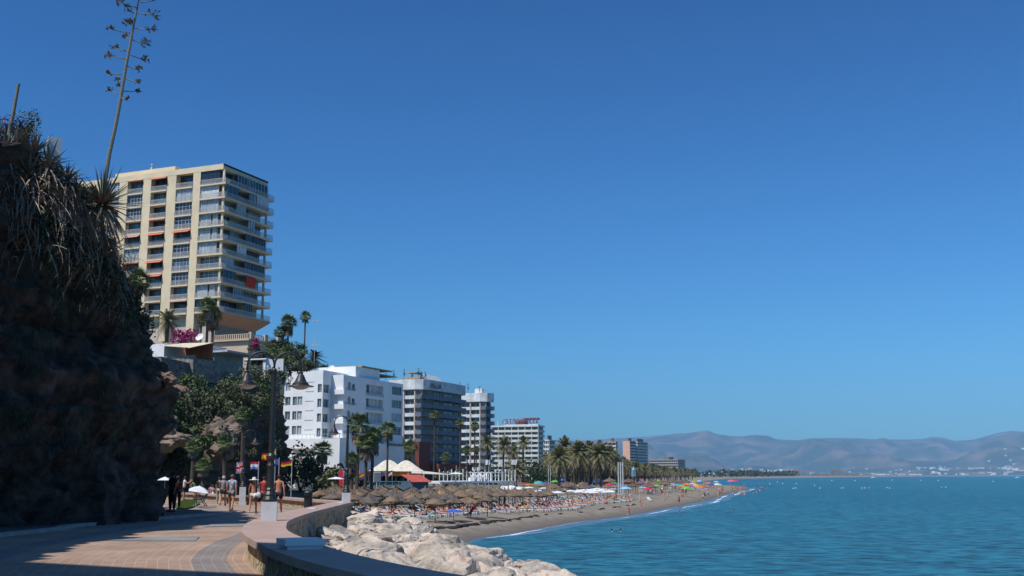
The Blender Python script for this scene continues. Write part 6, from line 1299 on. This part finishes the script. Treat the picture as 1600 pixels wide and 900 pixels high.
# ================================================================== FLAGS
def flag(label, px, pyt, Y, gz, w, h, fn, side=-1, seed=0, drop=.0):
    c = P(px, pyt, Y); t = thing('flag', label, 'flag', (c.x, c.y, gz)); top = c.z-gz; mb = MB(); mb.tube([(0,0,0),(0,0,top)], .03, 6); mb.build('pole', RAILM, t)
    nu, nv = 24, 16; mats = []; mb = MB(); vs = []; fs = []; mi = []
    for j in range(nv+1):
        for i in range(nu+1):
            u, v = i/nu, j/nv; vs.append((side*(.03+u*w*.95), .09*math.sin(u*8+v*1.5+seed)*u**.5*w, top-.05-v*h-drop*u*w+.05*math.sin(u*7+seed)*u))
    for j in range(nv):
        for i in range(nu):
            m = fn((i+.5)/nu, (j+.5)/nv); 
            if m not in mats: mats.append(m)
            k = j*(nu+1)+i; mb.m.append(mats.index(m)); fs.append((k,k+1,k+nu+2,k+nu+1))
    mb.v = vs; mb.f = fs; mb.build('cloth', mats if len(mats) > 1 else mats+mats, t, smooth=True); return t
fr, fw_, fb_, fy, fk, fgn, fo, fv = [cloth('flag_'+n, c) for n, c in (('red',(.6,.02,.03)),('white',(.75,.75,.75)),('blue',(.02,.04,.32)),('yellow',(.75,.5,.02)),('black',(.01,.01,.01)),('green',(.02,.3,.06)),('orange',(.7,.2,.02)),('violet',(.2,.04,.3)))]
fsky = cloth('flag_lightblue',(.1,.22,.6))
def uk(u, v):
    x, y = u*2-1, v*2-1
    if abs(x) < .13 or abs(y) < .2: return fr
    if abs(x) < .24 or abs(y) < .36: return fw_
    d = abs(abs(x)-abs(y)); return fr if d < .1 else fw_ if d < .26 else fb_
def es(u, v): return fr if v < .27 or v > .73 else (fr if .25 < u < .38 and .4 < v < .6 else fy)
def nl_(u, v): return fr if v < .34 else fw_ if v < .67 else fsky
def de(u, v): return fk if v < .34 else fr if v < .67 else fy
def bow(u, v): return [fr, fo, fy, fgn, fb_, fv][min(5, int(v*6))]
def eu(u, v): return fw_ if u > .55 else (fy if (abs(math.hypot((u-.28)*1.6, v-.5)-.28) < .045 and int(math.atan2(v-.5,u-.28)*3) % 2 == 0) else fb_)
flag('drooping red, white and blue flag with crossed stripes left of the other flags', 382, 718, 84, -.9, .62, .85, uk, seed=1, drop=.35)
flag('red and yellow banded flag behind the nearest lamp post', 420, 707, 84, -.9, .5, .5, es, seed=2, drop=.1)
flag('small rainbow flag right of the nearest lamp post', 431, 701, 96, -.9, .5, .62, bow, seed=3, drop=.45)
flag('red, white and light blue striped flag left of the nearest lamp', 404.5, 721, 84, -.9, .62, .55, nl_, seed=4, drop=-.05)
flag('blue flag with white outer end right of the nearest lamp', 436.5, 715, 84, -.9, .55, .5, eu, seed=5, drop=.25)
flag('black, red and gold striped flag at the right of the row', 456.5, 717, 84, -.9, .85, .45, de, seed=6, drop=.1)
flag('pink flag by the orange bar', 562, 734, 185, -.9, 1.0, .8, lambda u, v: CO['pink'], seed=7)
flag('rainbow flag in front of the orange bar', 573, 735, 175, -.9, 1.3, 1.0, bow, seed=8, drop=.5)
flag('small green and violet flag left of the blue-grey sign board', 603, 734, 188, -.9, .6, .8, lambda u, v: fgn if v < .4 else fv, seed=9, drop=.6)
flag('small dark and white flag by the cream tents', 613, 734, 188, -.9, .6, .7, lambda u, v: fk if v < .4 else fw_, seed=10, drop=.6)
for i, px in enumerate((758,785,800,806)): flag(['leftmost white pennant flag on the beach terrace','white flag right of the leftmost pennant','tall white flag beside the square palms','last white flag at the terrace end'][i], px, 718, 205, -.9, .9, .9, lambda u, v: fw_, side=-1 if i % 2 else 1, seed=i)
# ================================================================== WHITE UMBRELLA AND BEACH BARS
u_ = umbrella(WU, .78, 1.25, True); t = u_; g = P(306,784,64); t.location = (g.x,g.y,-.2); t.rotation_euler = (R(6),R(8),R(15)); t['label'] = 'white square parasol low behind the iron bench'; t['category'] = 'parasol'
for px, py, Y, s, lab in ((525,745,150,1.0,'white parasol in front of the bushes left of the red banner'),(713,738,200,1.3,'white pointed canopy at the back of the beach terrace'),(258,745,100,.5,'small white parasol glimpsed behind the cliff foot')):
    c = P(px, py, Y); u = umbrella(WU, 1.5*s, max(1.0, c.z+.9), True); u.location = (c.x,c.y,-.9); u['label'] = lab
def slab(name, label, cat, p0, p1, Y0, Y1, z0, z1, th, m):
    a, b, c = ray(p0, 742); A = Vector((a/b*Y0, Y0)); a, b, c = ray(p1, 742); B = Vector((a/b*Y1, Y1)); d = (B-A); L_ = d.length; t = thing(name, label, cat, (A.x,A.y,0), math.atan2(d.y,d.x)); return t, L_
t, L_ = slab('beach_bar', 'orange fronted beach bar with dark interior under cream tents', 'bar', 572, 641, 196, 202, 0, 0, 0, None)
mb = MB(); mb.box(0,L_,0,9,-.9,-.3); mb.box(0,L_,5,9,-.3,1.6); mb.build('interior', BRN, t); mb = MB(); mb.box(-.1,L_+.1,-.25,0,1.45,2.35); mb.build('fascia', pm('orange_fascia', (.58,.17,.05), .7), t)
mb = MB(); [mb.box(L_*k/6-.1,L_*k/6+.1,-.12,.08,-.9,1.45) for k in range(7)]; mb.build('post', FRD, t)
TEN = pm('tent_cream', (.74,.67,.54), .8)
for px, w, hh, lab in ((606,5.2,2.1,'larger cream peaked tent roof over the orange bar'),(634,4.6,2.0,'smaller cream peaked tent roof right of the larger one')):
    c = P(px, 742, 203); o = thing('tent', lab, 'tent', (c.x,c.y,0), R(8)); mb = MB(); n = 4; vs = []
    prof = [(1.414,0),(1.1,.22),(.7,.55),(.38,.85),(.16,.97),(.02,1)]
    for rr, z in prof:
        for i in range(4):
            a = math.pi/4+i*math.pi/2; a2 = a+math.pi/2
            for s in range(4): p = Vector((math.cos(a),math.sin(a))).lerp(Vector((math.cos(a2),math.sin(a2))), s/4); vs.append((p.x*rr*w*.7,p.y*rr*w*.7,2.3+z*hh))
    k = 16; fs = [(r_*k+i, r_*k+(i+1)%k, (r_+1)*k+(i+1)%k, (r_+1)*k+i) for r_ in range(5) for i in range(k)]; mb.add(vs, fs); mb.build('canopy', TEN, o, smooth=True)
    for x in (-.68,.68):
        for y in (-.68,.68): mb = MB(); mb.tube([(x*w,y*w,-.9),(x*w,y*w,2.3)], .06, 6); mb.build('pole', WHITE, o)
t, L_ = slab('canopy_roof', 'long cream shade roof between the tents and the white terrace', 'canopy', 645, 708, 215, 225, 0, 0, 0, None); mb = MB(); mb.add([(0,0,1.9),(L_,0,1.6),(L_,6,2.2),(0,6,2.9),(0,0,2.0),(L_,0,1.7),(L_,6,2.3),(0,6,3.0)], [(0,1,2,3),(4,5,6,7),(0,1,5,4),(1,2,6,5),(2,3,7,6),(3,0,4,7)]); mb.build('roof', TEN, t); mb = MB(); [mb.box(L_*k/4,L_*k/4+.12,.1,.2,-.9,1.6) for k in range(5)]; mb.build('post', WHITE, t)
t, L_ = slab('canopy_roof', 'pale flat shade roof behind the red banner left of the orange bar', 'canopy', 512, 546, 196, 196, 0, 0, 0, None); mb = MB(); mb.box(0,L_,0,5,2.2,2.4); mb.build('roof', TEN, t); mb = MB(); [mb.box(L_*k/3,L_*k/3+.1,.1,.2,-.9,2.2) for k in range(4)]; mb.build('post', WHITE, t)
t, L_ = slab('glass_fence', 'low teal glass fence with pale frame in front of the beach bars', 'fence', 542, 662, 184, 190, 0, 0, 0, None)
mb = MB(); mb.box(0,L_,0,.06,-.05,.5); mb.build('glass', pm('teal_glass', (.02,.16,.18), .2), t); mb = MB(); mb.box(0,L_,-.04,.1,.5,.62); mb.box(0,L_,-.04,.1,-.2,-.05); [mb.box(L_*k/12,L_*k/12+.08,-.03,.09,-.9,.5) for k in range(13)]; mb.build('frame', pm('teal_frame', (.3,.5,.5), .6), t); mb = MB(); mb.box(0,L_,.0,.3,-2.3,-.2); mb.build('base', WHITE, t)
mb = MB(); b_ = P(589,738.5,178); t = thing('sign_board', 'blue-grey sign board in a white frame standing by the teal fence', 'sign', (b_.x,b_.y,-.9), R(3)); mb.box(-.62,.62,0,.08,1.9-.5,3.05); mb.build('frame', WHITE, t); mb = MB(); mb.box(-.46,.62,-.02,-.003,1.45,2.95); mb.build('panel', pm('sign_blue_grey',(.17,.21,.28),.6), t); mb = MB(); mb.tube([(0,.04,0),(0,.04,1.4)], .05, 6); mb.build('post', WHITE, t)
t, L_ = slab('beach_kiosk', 'beach kiosk with a sloping coral red roof beside the teal fence', 'kiosk', 646, 672, 178, 182, 0, 0, 0, None)
mb = MB(); mb.box(0,L_,.3,2.4,-1.6,.5); mb.build('wall', pm('kiosk_blue',(.1,.16,.22),.7), t); mb = MB(); v = [(-.5,-.3,.45),(L_+.1,-.3,.45),(L_+.9,2.6,1.6),(.3,2.6,1.6)]; mb.add(v+[(x,y,z+.1) for x,y,z in v], [(0,1,2,3),(4,5,6,7),(0,1,5,4),(1,2,6,5),(2,3,7,6),(3,0,4,7)]); mb.build('roof', pm('coral_roof', (.62,.13,.09), .7), t)
bnr = P(537,731,160); t = thing('banner', 'red feather banner beside the second street lamp', 'banner', (bnr.x,bnr.y,-.9)); mb = MB(); mb.tube([(0,0,0),(0,0,2.9),(-.3,0,3.6)], .03, 5); mb.build('pole', RAILM, t); mb = MB(); mb.add([(-.03,0,.9),(-.55,.05,1.0),(-.75,.12,2.2),(-.6,.05,3.2),(-.3,0,3.55),(-.03,0,2.9)],[(0,1,2,3,4,5)]); mb.build('cloth', CO['red'], t)
bnr = P(1085,748,430); t = thing('banner', 'tall yellow banner standing on the far beach', 'banner', (bnr.x,bnr.y,zb(bnr.x,430))); mb = MB(); mb.box(-.45,.45,0,.1,.6,3.6); mb.build('cloth', CO['yellow'], t); mb = MB(); mb.tube([(-.45,0,0),(-.45,0,3.7)], .05, 5); mb.build('pole', RAILM, t)
# white beach terrace
t, L_ = slab('beach_terrace', 'white beach club terrace with slim posts and railings in front of the hotels', 'terrace', 688, 806, 196, 222, 0, 0, 0, None)
mb = MB(); mb.box(0,L_,0,12,.15,.5); mb.build('deck', WHITE, t); mb = MB(); [mb.box(x,x+.18,0,.18,-2.3,.15) for x in [L_*k/9 for k in range(10)]]; mb.build('pillar', WHITE, t)
for k in range(22): mb = MB(); x = L_*k/21; h = 2.3 if k % 3 else 2.7; mb.box(x-.06,x+.06,.1,.22,.5,h); mb.build('post', WHITE, t)
mb = MB(); mb.box(0,L_,.1,.2,2.0,2.1); mb.box(0,L_,.12,.18,1.3,1.35); mb.build('rail', WHITE, t)
for k in range(9): mb = MB(); x = L_*.42+k*.75; mb.box(x,x+.3,.6,1.3,.5,1.2+.9*((k*7)%3)/2); mb.build('white_panel', WHITE, t)
mb = MB(); x0 = L_*.83; mb.box(x0,L_+.5,3,8,2.0,2.2); mb.box(x0,x0+.15,3,3.15,.5,2.0); mb.box(L_+.2,L_+.4,3,3.15,.5,2.0); mb.build('pergola', WHITE, t)
def ctable():
    t = thing('table_set', 'table', 'table and chairs'); mb = MB(); mb.lathe([(.4,.7),(.4,.74)], 10); mb.tube([(0,0,0),(0,0,.7)], .04, 5); mb.build('table', WHITE, t)
    for a in (0,1.6,3.1,4.7): mb = MB(); mb.M = Matrix.Rotation(a,4,'Z'); mb.box(.55,.95,-.2,.2,.42,.46); mb.box(.92,.96,-.2,.2,.46,.9); [mb.box(x,x+.03,y,y+.03,0,.42) for x in (.57,.9) for y in (-.19,.16)]; mb.build('chair', pm('chair_grey_white',(.5,.5,.5),.6), t)
    return t
tp = Proto(ctable())
for i in range(40):
    k = rs.uniform(692,870); Y = interp(k, [(690,188),(870,220)])+rs.uniform(-9,3); a, b, c = ray(k, 750); x = a/b*Y; tp.put((x,Y,zb(x,Y) if x > xl(Y) else -.9), rs.uniform(0,6), 1.1, 'one of the white table and chair sets below the white terrace', 'white tables and chairs below the terrace')
for i, px in enumerate((966,969.5,973,857,860,713,748,764)):
    c = P(px, 722 if i < 3 else 727, 255); t_ = thing('flag_pole', ['left','middle','right','left pole of the pair','right pole of the pair','slim pole','slim second pole','slim third pole'][i]+[' white concrete column right of the grove']*1+[''] if False else ['left white column of the three right of the grove','middle white column of the three right of the grove','right white column of the three right of the grove','left slim white pole before the grove','right slim white pole before the grove','slim white pole above the left of the terrace','slim white pole above the middle of the terrace','slim white pole above the right of the terrace'][i], 'pole', (c.x,c.y,-2)); mb = MB(); mb.tube([(0,0,-.5),(0,0,c.z+2)], .16 if i < 3 else .07, 8); mb.build('shaft', pm('pole_grey_white',(.55,.56,.55),.6), t_)
# pale statue-like blue slide tower on the beach
c = P(990,729,270); t = thing('lifeguard_tower', 'pale blue and tan beach watch tower right of the grove', 'tower', (c.x,c.y,-2.3), R(15)); zz = c.z+2.3
for x in (-.7,.7):
    for y in (-.7,.7): mb = MB(); mb.tube([(x,y,-.3),(x*.45,y*.45,zz*.6)], .09, 5); mb.build('leg', THB, t)
mb = MB(); mb.box(-.42,.42,-.42,.42,zz*.6,zz*.85); mb.build('cabin', pm('cabin_blue',(.2,.38,.52),.6), t); mb = MB(); mb.lathe([(.6,zz*.86),(.05,zz)], 4); mb.build('roof', pm('cabin_blue',(.2,.38,.52),.6), t)
# buoys and boats
BY = pm('buoy_yellow', (.75,.6,.1), .5); BW = pm('buoy_white', (.8,.8,.78), .5)
def buoy(m): t = thing('buoy', 'buoy', 'buoy'); mb = MB(); mb.lathe([(.1,-.5),(.8,-.2),(.9,.2),(.5,.5),(.25,1.2),(.1,1.5)], 10); mb.build('float', m, t); mb = MB(); mb.tube([(0,0,1.4),(0,0,1.9)], .08, 5); mb.build('mast', m, t); return t
bp1, bp2 = Proto(buoy(BW)), Proto(buoy(BY))
for i, (px, py) in enumerate([(1239,763),(1242,762.5),(1244,762.5),(1281,762.5),(1315,762.5),(1318,762),(1347,762.5),(1351,762.3),(1358,762),(1386,761.8),(1390,762.6),(1439,750.5),(1466,751),(1471,761),(1478,761.3),(1552,752),(1273,758.5),(1244,755.3),(1203,755.8),(1215,753),(1223,755.5),(1336,751),(1394,750),(1300,751)]):
    g = G(px, py+.6, -4.4); (bp2 if i in (5,8,11,13) else bp1).put((g.x,g.y,-4.4), i, min(.75, max(.3, g.y/1700)), 'one of the small pale buoys dotted in lines off the beach', 'small buoys off the beach')
for px, lab in ((1364,'tiny white motor boat leaving a wake far out'),(1590,'tiny white boat at the far right under the hills')):
    g = G(px, 747, -4.4); t = thing('motor_boat', lab, 'boat', (g.x,g.y,-4.4), R(10)); mb = MB(); v = [(-4,-1.3,.0),(3,-1.3,0),(5.5,0,.3),(3,1.3,0),(-4,1.3,0),(-4,-1.5,1.2),(3,-1.6,1.4),(6.2,0,1.8),(3,1.6,1.4),(-4,1.5,1.2)]; mb.add(v, [(0,1,2,3,4),(5,6,7,8,9),(0,1,6,5),(1,2,7,6),(2,3,8,7),(3,4,9,8),(4,0,5,9)]); mb.build('hull', WHITE, t); mb = MB(); mb.box(-1.5,2,-.9,.9,1.3,2.6); mb.build('cabin', WHITE, t)
# ================================================================== HILLSIDE TOWNS
HW = [mat('house_white', (.75,.72,.68), .8, (.6,.56,.5), .02), mat('house_pink', (.62,.48,.40), .8, (.5,.38,.3), .02)]
def hhouse(m, w, d, h):
    t = MB(); t.box(-w/2,w/2,-d/2,d/2,-8,h); t.add([(-w/2,-d/2,h),(w/2,-d/2,h),(w/2,d/2,h),(-w/2,d/2,h),(-w/2,0,h+d*.2),(w/2,0,h+d*.2)], [(0,1,5,4),(2,3,4,5),(0,4,3),(1,2,5)]); return t.build('hillside_house', m)
HP = [Proto(hhouse(HW[0],34,16,11)), Proto(hhouse(HW[1],46,16,14)), Proto(hhouse(HW[0],20,16,9)), Proto(hhouse(HW[0],60,15,8))]
for p in HP: p.o['category'] = 'house'
rt = random.Random(77); nh = 0
while nh < 290:
    u = rt.random()
    if u < .3: px = rt.gauss(1135,28); t_ = abs(rt.gauss(0,.035))+.01; lab = ('one of the pale houses at the hill foot above the beach point', 'pale houses above the beach point')
    elif u < .45: px = rt.uniform(1165,1230); t_ = rt.uniform(.035,.06); lab = ('one of the pale terraces in the long white row on the lower slope', 'pale terraces on the lower slope')
    elif u < .9: px = rt.gauss(1440,75); t_ = abs(rt.gauss(0,.09))+.005; lab = ('one of the white houses scattered over the slopes at the right', 'white houses scattered over the right slopes')
    else: px = rt.uniform(1540,1600); t_ = rt.uniform(.05,.35); lab = ('one of the pale villas high on the slope at the far right', 'pale villas at the far right')
    if not 1060 < px < 1640: continue
    if noise.noise(Vector((px*.035, t_*22, 2))) < -.08: continue
    v = mtn(px, t_); nh += 1; rt.choice(HP).put((v.x,v.y,max(v.z,-3)+1), rt.uniform(-.5,.5), rt.uniform(.45,.85), *lab)
